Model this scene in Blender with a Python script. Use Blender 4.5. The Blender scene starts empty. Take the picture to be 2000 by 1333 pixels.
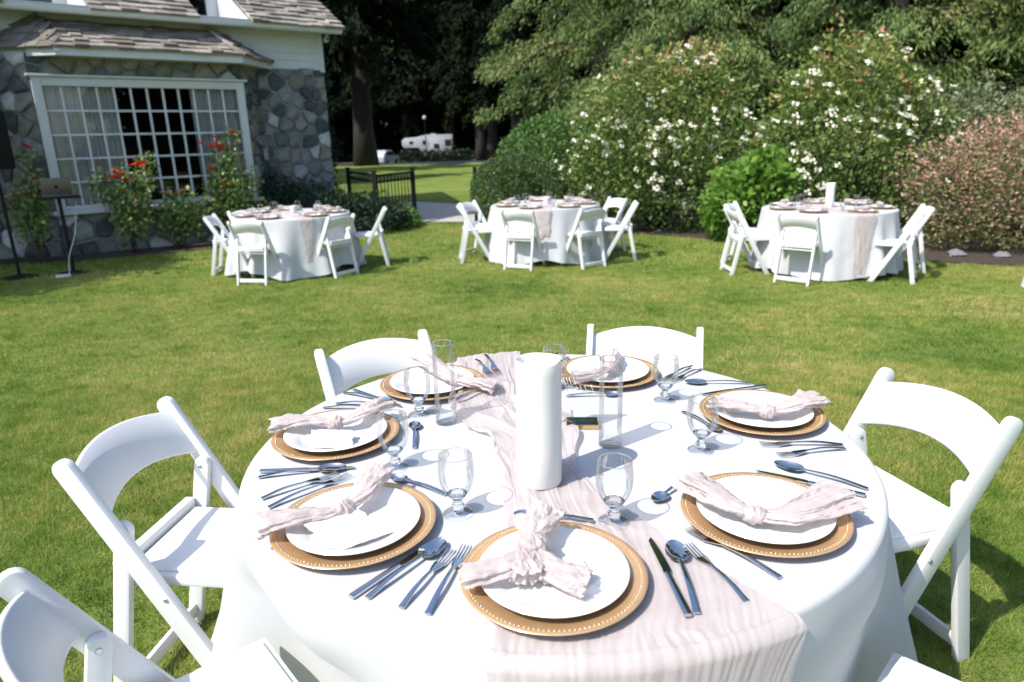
import bpy, bmesh, math, random
import numpy as np
from mathutils import Matrix, Vector

R = math.radians
rng = np.random.default_rng(11)
random.seed(5)
sc = bpy.context.scene
COL = sc.collection

# ------------------------------------------------------------------ camera, sky, sun, exposure
CAMH = 1.525
cam_data = bpy.data.cameras.new('camera')
cam = bpy.data.objects.new('camera', cam_data)
COL.objects.link(cam)
cam_data.sensor_width = 36.0
cam_data.lens = 24.37
cam_data.clip_start = 0.05
cam_data.clip_end = 2000
cam.matrix_world = (Matrix.Translation((0, 0, CAMH)) @ Matrix.Rotation(R(90 - 16.438), 4, 'X')
                    @ Matrix.Rotation(R(-1.449), 4, 'Z'))
cam_data.dof.use_dof = True
cam_data.dof.focus_distance = 1.75
cam_data.dof.aperture_fstop = 3.8
sc.camera = cam

SUN_AZ, SUN_EL = 234.5, 51.0            # compass azimuth of the sun (0 = +Y, 90 = +X)
world = bpy.data.worlds.new('World')
sc.world = world
world.use_nodes = True
wn = world.node_tree
bg = wn.nodes['Background']
sky = wn.nodes.new('ShaderNodeTexSky')
sky.sky_type = 'NISHITA'
sky.sun_disc = False
sky.sun_elevation = R(SUN_EL)
sky.sun_rotation = R(SUN_AZ)
sky.air_density = 1.0
sky.dust_density = 1.2
wn.links.new(sky.outputs[0], bg.inputs[0])
bg.inputs[1].default_value = 0.14
sun_data = bpy.data.lights.new('sun', 'SUN')
sun_data.energy = 3.3
sun_data.angle = R(0.53)
sun_data.color = (1.0, 0.955, 0.88)
sun = bpy.data.objects.new('sun', sun_data)
COL.objects.link(sun)
sd = Vector((math.sin(R(SUN_AZ)) * math.cos(R(SUN_EL)), math.cos(R(SUN_AZ)) * math.cos(R(SUN_EL)), math.sin(R(SUN_EL))))
sun.rotation_euler = sd.to_track_quat('Z', 'Y').to_euler()
sun.location = sd * 30

vs = sc.view_settings
vs.view_transform = 'Standard'
vs.look = 'None'
vs.gamma = 1.0
vs.use_curve_mapping = False
vs.exposure = 1.02
sc.render.engine = 'CYCLES'
cy = sc.cycles
cy.use_denoising = True
cy.max_bounces = 10
cy.transparent_max_bounces = 24
cy.diffuse_bounces = 4
cy.glossy_bounces = 4
cy.transmission_bounces = 10
cy.caustics_reflective = False
cy.caustics_refractive = False
cy.sample_clamp_indirect = 6.0

# ------------------------------------------------------------------ helpers
def tag(o, label=None, cat=None, group=None, kind=None):
    if label: o['label'] = label
    if cat: o['category'] = cat
    if group: o['group'] = group
    if kind: o['kind'] = kind
    return o

def empty(name, loc=(0, 0, 0), rz=0.0, label=None, cat=None, group=None):
    o = bpy.data.objects.new(name, None)
    o.empty_display_size = 0.1
    COL.objects.link(o)
    o.location = loc
    o.rotation_euler = (0, 0, rz)
    return tag(o, label, cat, group)

def mesh(name, V, F, smooth=True, sharp=35, tint=None):
    """V: Nx3 array. F: array (n,3|4) or list of faces."""
    me = bpy.data.meshes.new(name)
    V = np.asarray(V, dtype=np.float32)
    if isinstance(F, np.ndarray):
        n, k = F.shape
        me.vertices.add(len(V)); me.vertices.foreach_set('co', V.ravel())
        me.loops.add(n * k); me.loops.foreach_set('vertex_index', F.astype(np.int32).ravel())
        me.polygons.add(n)
        me.polygons.foreach_set('loop_start', np.arange(0, n * k, k, dtype=np.int32))
        me.update(calc_edges=True)
    else:
        me.from_pydata([tuple(map(float, v)) for v in V], [], [tuple(int(i) for i in f) for f in F])
        me.update()
    if smooth:
        me.shade_smooth()
        if sharp is not None and len(me.polygons) < 60000:
            me.set_sharp_from_angle(angle=R(sharp))
    else:
        me.shade_flat()
    if tint is not None:
        a = me.attributes.new('tint', 'FLOAT', 'FACE')
        a.data.foreach_set('value', np.asarray(tint, dtype=np.float32))
    return me

def obj(name, me, mat=None, parent=None, loc=None, rot=None, scale=None):
    o = bpy.data.objects.new(name, me)
    COL.objects.link(o)
    if mat is not None and len(me.materials) == 0:
        me.materials.append(mat)
    if parent is not None: o.parent = parent
    if loc is not None: o.location = loc
    if rot is not None: o.rotation_euler = rot
    if scale is not None: o.scale = scale
    return o

def copy_tree(o, parent=None):
    c = o.copy(); COL.objects.link(c); c.parent = parent
    for ch in list(o.children):
        copy_tree(ch, c)
    return c

class MB:
    def __init__(s): s.V = []; s.F = []; s.n = 0
    def add(s, V, F):
        V = np.asarray(V, float)
        s.V.append(V)
        for f in F: s.F.append([int(i) + s.n for i in f])
        s.n += len(V)
        return s
    def build(s, name, mat, parent=None, smooth=True, sharp=35, **k):
        return obj(name, mesh(name, np.concatenate(s.V), s.F, smooth, sharp), mat, parent, **k)

def box(c, d, bev=0.0, seg=2, M=None):
    """bevelled box -> V,F"""
    bm = bmesh.new()
    bmesh.ops.create_cube(bm, size=1.0)
    for v in bm.verts: v.co = Vector((v.co.x * d[0], v.co.y * d[1], v.co.z * d[2]))
    if bev > 0: bmesh.ops.bevel(bm, geom=bm.edges[:], offset=bev, segments=seg, profile=0.5, affect='EDGES')
    for v in bm.verts:
        v.co = (M @ v.co if M is not None else v.co) + Vector(c)
    bm.verts.index_update()
    V = [tuple(v.co) for v in bm.verts]; F = [[v.index for v in f.verts] for f in bm.faces]
    bm.free()
    return V, F

def prism(poly, axis, a0, a1, bev=0.0, seg=2):
    """extrude a 2D polygon along axis ('x': poly is (y,z); 'y': (x,z); 'z': (x,y))"""
    bm = bmesh.new()
    def P(p, a):
        return {'x': (a, p[0], p[1]), 'y': (p[0], a, p[1]), 'z': (p[0], p[1], a)}[axis]
    A = [bm.verts.new(P(p, a0)) for p in poly]; B = [bm.verts.new(P(p, a1)) for p in poly]
    bm.faces.new(A); bm.faces.new(B)
    n = len(poly)
    for i in range(n): bm.faces.new([A[i], A[(i + 1) % n], B[(i + 1) % n], B[i]])
    bmesh.ops.recalc_face_normals(bm, faces=bm.faces[:])
    if bev > 0:
        ed = [e for e in bm.edges if (e.verts[0] in A) == (e.verts[1] in A)]
        bmesh.ops.bevel(bm, geom=ed, offset=bev, segments=seg, profile=0.5, affect='EDGES', clamp_overlap=True)
    bm.verts.index_update()
    V = [tuple(v.co) for v in bm.verts]; F = [[v.index for v in f.verts] for f in bm.faces]
    bm.free()
    return V, F

def tube(path, rad, n=8, cap=True):
    path = np.asarray(path, float); m = len(path)
    rad = np.full(m, rad) if np.isscalar(rad) else np.asarray(rad, float)
    T = np.gradient(path, axis=0); T /= np.linalg.norm(T, axis=1)[:, None] + 1e-9
    ref = np.array([0, 0, 1.0]) if abs(T[0][2]) < 0.9 else np.array([1.0, 0, 0])
    V = []
    N = np.cross(T[0], ref); N /= np.linalg.norm(N)
    th = np.linspace(0, 2 * np.pi, n, endpoint=False)
    for i in range(m):
        N = N - T[i] * (N @ T[i]); N /= np.linalg.norm(N) + 1e-9
        B = np.cross(T[i], N)
        V.append(path[i] + rad[i] * (np.cos(th)[:, None] * N + np.sin(th)[:, None] * B))
    V = np.concatenate(V)
    F = [[i * n + j, i * n + (j + 1) % n, (i + 1) * n + (j + 1) % n, (i + 1) * n + j] for i in range(m - 1) for j in range(n)]
    if cap: F += [list(range(n))[::-1], list(range((m - 1) * n, m * n))]
    return V, F

def lathe(prof, n=48, close_top=False, close_bot=False):
    V = []; F = []; m = len(prof)
    th = np.linspace(0, 2 * np.pi, n, endpoint=False)
    for r, z in prof:
        V.append(np.stack([r * np.cos(th), r * np.sin(th), np.full(n, z)], 1))
    V = np.concatenate(V)
    F = [[i * n + j, i * n + (j + 1) % n, (i + 1) * n + (j + 1) % n, (i + 1) * n + j] for i in range(m - 1) for j in range(n)]
    if close_bot: F.append(list(range(n))[::-1])
    if close_top: F.append(list(range((m - 1) * n, m * n)))
    return V, F

def gridfaces(nu, nv, wrapu=False):
    i, j = np.meshgrid(np.arange(nu if wrapu else nu - 1), np.arange(nv - 1), indexing='ij')
    i2 = (i + 1) % nu
    return np.stack([i * nv + j, i2 * nv + j, i2 * nv + j + 1, i * nv + j + 1], -1).reshape(-1, 4)

# cheap smooth value noise
_perm = np.random.default_rng(3).random((64, 64, 64))
def vnoise(x, y, z=0.0):
    x, y, z = np.broadcast_arrays(np.asarray(x, float), np.asarray(y, float), np.asarray(z, float))
    xi, yi, zi = np.floor(x).astype(int), np.floor(y).astype(int), np.floor(z).astype(int)
    fx, fy, fz = x - xi, y - yi, z - zi
    fx, fy, fz = [f * f * (3 - 2 * f) for f in (fx, fy, fz)]
    def g(a, b, c): return _perm[(xi + a) % 64, (yi + b) % 64, (zi + c) % 64]
    l = lambda a, b, t: a + (b - a) * t
    return l(l(l(g(0, 0, 0), g(1, 0, 0), fx), l(g(0, 1, 0), g(1, 1, 0), fx), fy),
             l(l(g(0, 0, 1), g(1, 0, 1), fx), l(g(0, 1, 1), g(1, 1, 1), fx), fy), fz) * 2 - 1

# ------------------------------------------------------------------ materials
def nmat(name):
    m = bpy.data.materials.new(name); m.use_nodes = True
    nt = m.node_tree
    return m, nt, nt.nodes['Principled BSDF'], nt.links

def rgba(c): return (c[0], c[1], c[2], 1.0)

def ramp(nt, stops):
    r = nt.nodes.new('ShaderNodeValToRGB')
    e = r.color_ramp.elements
    while len(e) < len(stops): e.new(0.5)
    for k, (p, c) in enumerate(stops):
        e[k].position = p; e[k].color = rgba(c)
    return r

def noise(nt, scale, detail=4, rough=0.55, coord='Object', vec=None):
    n = nt.nodes.new('ShaderNodeTexNoise')
    n.inputs['Scale'].default_value = scale; n.inputs['Detail'].default_value = detail; n.inputs['Roughness'].default_value = rough
    if vec is None:
        tc = nt.nodes.new('ShaderNodeTexCoord'); vec = tc.outputs[coord]
    nt.links.new(vec, n.inputs['Vector'])
    return n

def bump(nt, h, strength=0.3, dist=0.01):
    b = nt.nodes.new('ShaderNodeBump')
    b.inputs['Strength'].default_value = strength; b.inputs['Distance'].default_value = dist
    nt.links.new(h, b.inputs['Height'])
    return b

def mat(name, c1, c2=None, rough=0.5, metal=0.0, scale=8.0, spec=0.5, bs=0.0, bscale=60.0, bdist=0.003, coord='Object', sss=0.0):
    m, nt, p, L = nmat(name)
    c2 = c2 or tuple(x * 0.9 for x in c1)
    n = noise(nt, scale, coord=coord)
    r = ramp(nt, [(0.3, c2), (0.7, c1)])
    L.new(n.outputs[0], r.inputs[0]); L.new(r.outputs[0], p.inputs['Base Color'])
    p.inputs['Roughness'].default_value = rough
    p.inputs['Metallic'].default_value = metal
    p.inputs['Specular IOR Level'].default_value = spec
    if sss > 0:
        p.inputs['Subsurface Weight'].default_value = sss
        p.inputs['Subsurface Radius'].default_value = (0.02, 0.015, 0.01)
        p.inputs['Subsurface Scale'].default_value = 0.5
    if bs > 0:
        b = bump(nt, noise(nt, bscale, 5, coord=coord).outputs[0], bs, bdist)
        L.new(b.outputs[0], p.inputs['Normal'])
    return m

def leafmat(name, stops, transl=0.3, rough=0.45, spec=0.35, nscale=0.0, tcol=None, nscale2=0.0, namp=0.9):
    m, nt, p, L = nmat(name)
    at = nt.nodes.new('ShaderNodeAttribute'); at.attribute_name = 'tint'
    fac = at.outputs['Fac']
    if nscale > 0:
        n = noise(nt, nscale, 3)
        ad = nt.nodes.new('ShaderNodeMath'); ad.operation = 'MULTIPLY_ADD'
        L.new(n.outputs[0], ad.inputs[0]); ad.inputs[1].default_value = namp
        sb = nt.nodes.new('ShaderNodeMath'); sb.operation = 'MULTIPLY_ADD'
        L.new(fac, sb.inputs[0]); sb.inputs[1].default_value = 0.6; sb.inputs[2].default_value = -0.25 - (namp - 0.9) / 2
        L.new(sb.outputs[0], ad.inputs[2]); fac = ad.outputs[0]
        if nscale2 > 0:
            n2 = noise(nt, nscale2, 4, 0.65)
            a2 = nt.nodes.new('ShaderNodeMath'); a2.operation = 'MULTIPLY_ADD'; a2.inputs[1].default_value = 1.5
            L.new(n2.outputs[0], a2.inputs[0])
            a3 = nt.nodes.new('ShaderNodeMath'); a3.operation = 'SUBTRACT'; a3.inputs[1].default_value = 0.75
            L.new(fac, a3.inputs[0]); L.new(a3.outputs[0], a2.inputs[2]); fac = a2.outputs[0]
    r = ramp(nt, stops)
    L.new(fac, r.inputs[0]); L.new(r.outputs[0], p.inputs['Base Color'])
    p.inputs['Roughness'].default_value = rough; p.inputs['Specular IOR Level'].default_value = spec
    t = nt.nodes.new('ShaderNodeBsdfTranslucent')
    if tcol is None: L.new(r.outputs[0], t.inputs[0])
    else: t.inputs[0].default_value = rgba(tcol)
    mx = nt.nodes.new('ShaderNodeMixShader'); mx.inputs[0].default_value = transl
    L.new(p.outputs[0], mx.inputs[1]); L.new(t.outputs[0], mx.inputs[2])
    L.new(mx.outputs[0], nt.nodes['Material Output'].inputs[0])
    return m

def cloth_mat(name, c1, c2, scale=30, transl=0.25, weave=900, bs=0.25, rough=0.85, sheer=0.0):
    m, nt, p, L = nmat(name)
    n = noise(nt, scale, 5)
    r = ramp(nt, [(0.3, c2), (0.7, c1)])
    L.new(n.outputs[0], r.inputs[0]); L.new(r.outputs[0], p.inputs['Base Color'])
    p.inputs['Roughness'].default_value = rough
    p.inputs['Specular IOR Level'].default_value = 0.15
    p.inputs['Sheen Weight'].default_value = 0.15
    b = bump(nt, noise(nt, weave, 3).outputs[0], bs, 0.001)
    L.new(b.outputs[0], p.inputs['Normal'])
    t = nt.nodes.new('ShaderNodeBsdfTranslucent'); L.new(r.outputs[0], t.inputs[0])
    mx = nt.nodes.new('ShaderNodeMixShader'); mx.inputs[0].default_value = transl
    L.new(p.outputs[0], mx.inputs[1]); L.new(t.outputs[0], mx.inputs[2])
    if sheer > 0:                                    # open weave: part of the light passes between the threads
        tp = nt.nodes.new('ShaderNodeBsdfTransparent'); m2 = nt.nodes.new('ShaderNodeMixShader'); m2.inputs[0].default_value = sheer
        L.new(mx.outputs[0], m2.inputs[1]); L.new(tp.outputs[0], m2.inputs[2]); mx = m2
    L.new(mx.outputs[0], nt.nodes['Material Output'].inputs[0])
    return m

def thin_glass(name, tint=(0.97, 0.985, 0.98), refl=1.0, edge=0.35, rough=0.0):
    """thin sheet: light passes straight through, Fresnel mirror on top, slightly darker seen edge-on"""
    m, nt, p, L = nmat(name)
    nt.nodes.remove(p)
    tr = nt.nodes.new('ShaderNodeBsdfTransparent')
    lw = nt.nodes.new('ShaderNodeLayerWeight'); lw.inputs[0].default_value = 0.35
    r = ramp(nt, [(0.0, tint), (0.92, tuple(x * 0.985 for x in tint)), (1.0, tuple(x * edge for x in tint))])
    L.new(lw.outputs['Facing'], r.inputs[0]); L.new(r.outputs[0], tr.inputs[0])
    g = nt.nodes.new('ShaderNodeBsdfGlossy'); g.inputs['Roughness'].default_value = rough
    fr = nt.nodes.new('ShaderNodeFresnel'); fr.inputs[0].default_value = 1.5
    mu = nt.nodes.new('ShaderNodeMath'); mu.operation = 'MULTIPLY'; mu.inputs[1].default_value = refl; mu.use_clamp = True
    L.new(fr.outputs[0], mu.inputs[0])
    mx = nt.nodes.new('ShaderNodeMixShader')
    L.new(mu.outputs[0], mx.inputs[0]); L.new(tr.outputs[0], mx.inputs[1]); L.new(g.outputs[0], mx.inputs[2])
    L.new(mx.outputs[0], nt.nodes['Material Output'].inputs[0])
    return m

M = {}
M['resin'] = mat('white_resin', (0.68, 0.682, 0.68), (0.65, 0.653, 0.65), rough=0.38, scale=5, bs=0.03, bscale=300, bdist=0.0005)
M['vinyl'] = mat('white_vinyl', (0.67, 0.67, 0.67), (0.64, 0.64, 0.64), rough=0.5, scale=9, bs=0.08, bscale=500, bdist=0.0005)
M['screw'] = mat('zinc_screw', (0.6, 0.6, 0.6), rough=0.35, metal=0.9)
M['linen'] = cloth_mat('white_linen', (0.53, 0.535, 0.545), (0.505, 0.51, 0.522), scale=6, transl=0.10, weave=45, bs=0.22)
M['gauze'] = cloth_mat('blush_gauze', (0.71, 0.645, 0.63), (0.645, 0.56, 0.545), scale=14, sheer=0.15, transl=0.42, weave=420, bs=0.5)
M['napkin'] = cloth_mat('blush_napkin', (0.73, 0.66, 0.645), (0.67, 0.575, 0.56), scale=45, sheer=0.15, transl=0.45, weave=420, bs=0.5)
M['gold'] = mat('copper_gold_lacquer', (0.76, 0.49, 0.26), (0.70, 0.43, 0.22), rough=0.27, metal=0.6, scale=40, spec=0.5)
M['bead'] = mat('gold_bead', (0.86, 0.66, 0.42), rough=0.22, metal=0.7, scale=10)
M['china'] = mat('white_china', (0.68, 0.68, 0.67), (0.665, 0.665, 0.655), rough=0.16, scale=6)
M['steel'] = mat('polished_steel', (0.62, 0.63, 0.64), (0.58, 0.59, 0.60), rough=0.085, metal=1.0, scale=60)
M['wax'] = mat('ivory_wax', (0.70, 0.69, 0.67), (0.68, 0.67, 0.65), rough=0.42, scale=20, sss=0.35)
M['card'] = mat('deckled_paper', (0.80, 0.80, 0.79), rough=0.9, scale=60, bs=0.3, bscale=250)
M['ink'] = mat('pale_grey_ink', (0.50, 0.49, 0.47), rough=0.8)
M['script'] = mat('white_script', (0.80, 0.80, 0.80), rough=0.6)
M['bowl'] = thin_glass('goblet_bowl_glass', tint=(0.985, 0.992, 0.99), refl=0.62, edge=0.82)
M['vase'] = thin_glass('vase_glass', tint=(0.985, 0.992, 0.99), refl=0.6, edge=0.8)
M['acrylic'] = thin_glass('clear_acrylic', refl=0.6, edge=0.7)
mg, nt, p, L = nmat('solid_glass')
p.inputs['Base Color'].default_value = (0.98, 1, 0.99, 1); p.inputs['Roughness'].default_value = 0.0
p.inputs['Transmission Weight'].default_value = 1.0; p.inputs['IOR'].default_value = 1.48
M['glass'] = mg
M['goldmirror'] = mat('gold_mirror', (0.75, 0.50, 0.22), rough=0.1, metal=1.0)
M['darkmirror'] = mat('smoked_mirror', (0.34, 0.36, 0.38), rough=0.05, metal=1.0)

# ------------------------------------------------------------------ setting: ground, beds, path, road
def ground_mat():
    m, nt, p, L = nmat('lawn_turf')
    n1 = noise(nt, 0.55, 4); n2 = noise(nt, 9.0, 6, 0.65); n3 = noise(nt, 90.0, 3, 0.7)
    a = nt.nodes.new('ShaderNodeMath'); a.operation = 'MULTIPLY_ADD'; a.inputs[1].default_value = 0.5
    L.new(n2.outputs[0], a.inputs[0]); 
    b = nt.nodes.new('ShaderNodeMath'); b.operation = 'MULTIPLY'; b.inputs[1].default_value = 0.55
    L.new(n1.outputs[0], b.inputs[0]); L.new(b.outputs[0], a.inputs[2])
    r = ramp(nt, [(0.30, (0.075, 0.135, 0.022)), (0.52, (0.16, 0.22, 0.046)), (0.72, (0.27, 0.28, 0.085))])
    L.new(a.outputs[0], r.inputs[0]); L.new(r.outputs[0], p.inputs['Base Color'])
    p.inputs['Roughness'].default_value = 0.9; p.inputs['Specular IOR Level'].default_value = 0.1
    bb = bump(nt, n3.outputs[0], 0.9, 0.03); L.new(bb.outputs[0], p.inputs['Normal'])
    return m
M['turf'] = ground_mat()
M['soil'] = mat('bark_mulch', (0.075, 0.052, 0.037), (0.028, 0.02, 0.015), rough=0.95, scale=30, bs=0.9, bscale=70, bdist=0.02)
M['concrete'] = mat('pale_concrete', (0.42, 0.40, 0.38), (0.34, 0.325, 0.31), rough=0.9, scale=3, bs=0.3, bscale=120)
M['asphalt'] = mat('grey_asphalt', (0.14, 0.145, 0.155), (0.10, 0.105, 0.115), rough=0.9, scale=1.2, bs=0.4, bscale=150)
M['floor'] = mat('forest_litter', (0.06, 0.045, 0.03), (0.025, 0.022, 0.014), rough=0.95, scale=1.5, bs=0.6, bscale=12, bdist=0.1)

def gz(y):
    y = np.asarray(y, float)
    t = np.clip((y - 50) / 38, 0, 1); n = np.clip((y - 3.0) / 4.2, 0, 1)
    return -0.169 * n * n * (3 - 2 * n) - 1.2 * t * t * (3 - 2 * t)      # gentle fall to the far tables, then beyond the lawn

KF, GF = 1.111, -0.169                     # far things: plan scale and ground level there
def far(o):
    o.location = (o.location.x * KF, o.location.y * KF, o.location.z * KF + GF)
    o.scale = tuple(v * KF for v in o.scale)
    return o

def sheet(name, poly, z, m):
    return tag(obj(name, mesh(name, [(x * KF, y * KF, z + GF) for x, y in poly], [list(range(len(poly)))], smooth=False), m), kind='structure')

def band(name, rows, z, m):
    """sheet made of left/right edge pairs (xl, xr, y) that follows the falling ground"""
    V = []; F = []
    for xl, xr, yl, yr in rows: V += [(xl, yl, float(gz(yl)) + z), (xr, yr, float(gz(yr)) + z)]
    for i in range(len(rows) - 1): F.append([2 * i, 2 * i + 1, 2 * i + 3, 2 * i + 2])
    return tag(obj(name, mesh(name, V, F), m), kind='structure')

band('lawn', [(-220, 220, y, y) for y in [-60, 0, 2.8] + list(np.arange(3.0, 7.4, 0.3)) + [8, 20, 40, 50] + list(range(53, 89, 3)) + [92, 140, 320]], 0.0, M['turf'])
BED = [(-9.4, 9.2), (-8.0, 9.35), (-7.05, 9.5), (-6.0, 9.6), (-5.4, 9.9), (-4.9, 10.2), (-4.3, 10.6), (-3.7, 11.2), (-3.0, 11.9), (-2.35, 12.5), (-1.95, 13.2), (-1.9, 13.5), (-2.6, 12.6), (-3.2, 13.4), (-9.4, 13.0)]
BED = [(-9.4, 9.2), (-8.0, 9.35), (-7.05, 9.5), (-6.0, 9.6), (-5.4, 9.9), (-4.9, 10.2), (-4.3, 10.6), (-3.7, 11.1), (-3.0, 11.5), (-2.3, 12.1), (-1.85, 12.9), (-1.9, 13.6), (-2.9, 14.2), (-9.4, 14.0)]
sheet('flower_bed', BED, 0.012, M['soil'])
BED2 = [(0.0, 11.2), (1.2, 11.15), (2.05, 10.92), (3.05, 10.18), (4.03, 9.0), (5.03, 7.9), (5.7, 7.6), (8.0, 7.3), (14, 8), (14, 14), (6, 15), (-0.5, 14.2), (-0.55, 12.2)]
sheet('shrub_bed', BED2, 0.012, M['soil'])
sheet('path', [(-1.78, 13.35), (-0.55, 13.1), (1.2, 13.6), (1.6, 15.3), (-1.2, 16.8), (-2.3, 17.75), (-4.5, 18.4), (-9, 18.6), (-9, 17.2), (-4.0, 16.6), (-2.3, 15.0)], 0.008, M['concrete'])
band('road', [(-60, 40, 51.0 + k, 49.0 + k * 0.8) for k in np.linspace(0, 15, 8)], 0.02, M['asphalt'])
band('forest_floor', [(-90, 90, y + 0.5, y - 4) for y in np.linspace(66.5, 92, 9)] + [(-90, 90, 180, 180)], 0.014, M['floor'])
sheet('woodland_ground', [(-0.4, 19.5), (3, 15.6), (14.5, 14.5), (40, 10), (60, 48), (4, 48), (-1.5, 30)], 0.009, M['floor'])

# ------------------------------------------------------------------ grass blades
def inpoly(x, y, poly):
    c = np.zeros(len(x), bool); n = len(poly)
    for i in range(n):
        x1, y1 = poly[i]; x2, y2 = poly[(i + 1) % n]
        cond = ((y1 > y) != (y2 > y)) & (x < (x2 - x1) * (y - y1) / (y2 - y1 + 1e-12) + x1)
        c ^= cond
    return c

def blades(y0, y1, dens, h, w):
    wmax = 0.80 * y1 + 0.8
    n = int(dens * 2 * wmax * (y1 - y0))
    x = rng.uniform(-wmax, wmax, n); y = rng.uniform(y0, y1, n)
    k = np.abs(x) < 0.80 * y + 0.8
    x, y = x[k], y[k]
    e1 = 0.05 * vnoise(x * 6, y * 6)
    bx, by = (x + e1) / KF, (y + e1) / KF
    k = ~(inpoly(bx, by, BED) | inpoly(bx, by, BED2))
    k &= ~((x > -5) & (x < 2.2) & (y > 14.5) & (y < 19) )
    x, y = x[k], y[k]; n = len(x)
    cl = 0.5 + 0.5 * vnoise(x * 9, y * 9, 3.3); cl2 = 0.5 + 0.5 * vnoise(x * 2.1, y * 2.1, 7.7)
    k = rng.random(n) < 0.22 + 0.95 * cl
    x, y, cl, cl2 = x[k], y[k], cl[k], cl2[k]; n = len(x)
    hh = h * rng.uniform(0.55, 1.3, n) * (0.6 + 0.6 * cl) * (0.8 + 0.4 * cl2)
    ww = w * rng.uniform(0.6, 1.3, n)
    # locally combed lean direction plus scatter
    a = 2 * np.pi * (vnoise(x * 1.3, y * 1.3, 1.0) + 0.5 * vnoise(x * 7, y * 7, 2.0)) + rng.normal(0, 2.0, n)
    lean = rng.uniform(0.2, 1.5, n)
    dx, dy = np.cos(a) * hh * np.sin(lean), np.sin(a) * hh * np.sin(lean)
    b = rng.uniform(0, 2 * np.pi, n); bx, by = np.cos(b) * ww / 2, np.sin(b) * ww / 2
    z = gz(y)
    V = np.stack([np.stack([x - bx, y - by, z - 0.003], 1), np.stack([x + bx, y + by, z - 0.003], 1),
                  np.stack([x + dx, y + dy, z + hh * np.cos(lean) + 0.002], 1)], 1).reshape(-1, 3)
    t = np.clip(0.25 + 0.5 * rng.random(n) + 0.25 * (cl2 - 0.5) + np.where(rng.random(n) < 0.10, 0.35, 0), 0, 1)
    return V, t

parts = [blades(1.2, 4.6, 34000, 0.031, 0.0034), blades(4.6, 9.2, 9500, 0.032, 0.0060), blades(9.2, 19.0, 1900, 0.045, 0.013)]
V = np.concatenate([p[0] for p in parts]); T = np.concatenate([p[1] for p in parts])
M['grass'] = leafmat('grass_blades', [(0.0, (0.056, 0.134, 0.017)), (0.28, (0.151, 0.257, 0.036)), (0.52, (0.297, 0.348, 0.075)), (0.78, (0.448, 0.412, 0.128)), (1.0, (0.582, 0.482, 0.214))], transl=0.4, rough=0.55, spec=0.25, nscale=0.7, nscale2=6.0, namp=1.6)
g = obj('lawn_grass', mesh('lawn_grass', V, np.arange(len(V)).reshape(-1, 3), smooth=False, tint=T), M['grass'])
tag(g, 'short mown grass blades covering the sunny lawn', 'grass', kind='stuff')

# ------------------------------------------------------------------ foliage tools
def leaves(P, N, size, aspect=0.55, jitter=0.6, droop=0.0, rg=rng, fold=0.15):
    """one kite-shaped quad per point; N = outward direction of each point"""
    n = len(P)
    D = N + rg.normal(0, jitter, (n, 3)); D[:, 2] -= droop
    D /= np.linalg.norm(D, axis=1)[:, None] + 1e-9
    S = np.cross(D, rg.normal(0, 1, (n, 3))); S /= np.linalg.norm(S, axis=1)[:, None] + 1e-9
    U = np.cross(S, D)
    L = (size * rg.uniform(0.6, 1.35, n))[:, None]
    W = L * aspect * 0.5
    V = np.stack([P - D * L * 0.5, P + S * W + U * W * fold, P + D * L * 0.5, P - S * W + U * W * fold], 1).reshape(-1, 3)
    return V, np.arange(4 * n).reshape(-1, 4)

def blob_points(clumps, n, rg, inner=0.55, bumpy=0.18, zmin=0.02, seed=0.0, nf=2.6):
    """points in the outer shell of a union of ellipsoids; returns P, N, depth(0 outer..1)"""
    C = np.array(clumps, float)
    w = (C[:, 3] * C[:, 4] + C[:, 4] * C[:, 5] + C[:, 3] * C[:, 5]); w /= w.sum()
    k = rg.choice(len(C), n, p=w)
    d = rg.normal(0, 1, (n, 3)); d /= np.linalg.norm(d, axis=1)[:, None]
    u = rg.random(n) ** 0.45
    r = inner + (1 - inner) * u
    r = r * (1 + bumpy * vnoise(d[:, 0] * nf + k * 3.1 + seed, d[:, 1] * nf, d[:, 2] * nf) + 0.5 * bumpy * vnoise(d[:, 0] * 7 + k, d[:, 1] * 7 + seed, d[:, 2] * 7))
    P = C[k, :3] + d * C[k, 3:6] * r[:, None]
    N = d / C[k, 3:6]; N /= np.linalg.norm(N, axis=1)[:, None]
    # drop points deep inside other clumps
    keep = P[:, 2] > zmin
    for c in C:
        q = (((P - c[:3]) / c[3:6]) ** 2).sum(1)
        keep &= q > (inner * 0.8) ** 2
    return P[keep], N[keep], 1 - u[keep]

M['bark'] = mat('grey_brown_bark', (0.036, 0.031, 0.027), (0.018, 0.016, 0.014), rough=0.95, scale=6, bs=1.0, bscale=14, bdist=0.05)
M['twig'] = mat('dark_twig', (0.07, 0.052, 0.035), (0.04, 0.03, 0.02), rough=0.9, scale=20)
M['cedar'] = leafmat('cedar_foliage', [(0.0, (0.038, 0.074, 0.022)), (0.4, (0.095, 0.161, 0.042)), (0.75, (0.188, 0.241, 0.072)), (1.0, (0.339, 0.295, 0.132))], transl=0.25, rough=0.6, nscale=0.45)
M['fir'] = leafmat('shade_toned_fir_foliage', [(0.0, (0.004, 0.008, 0.003)), (0.6, (0.009, 0.016, 0.006)), (1.0, (0.019, 0.028, 0.010))], transl=0.06, rough=0.85, spec=0.1)  # near black: deep shade of the wood is put into the leaf colour

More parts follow.
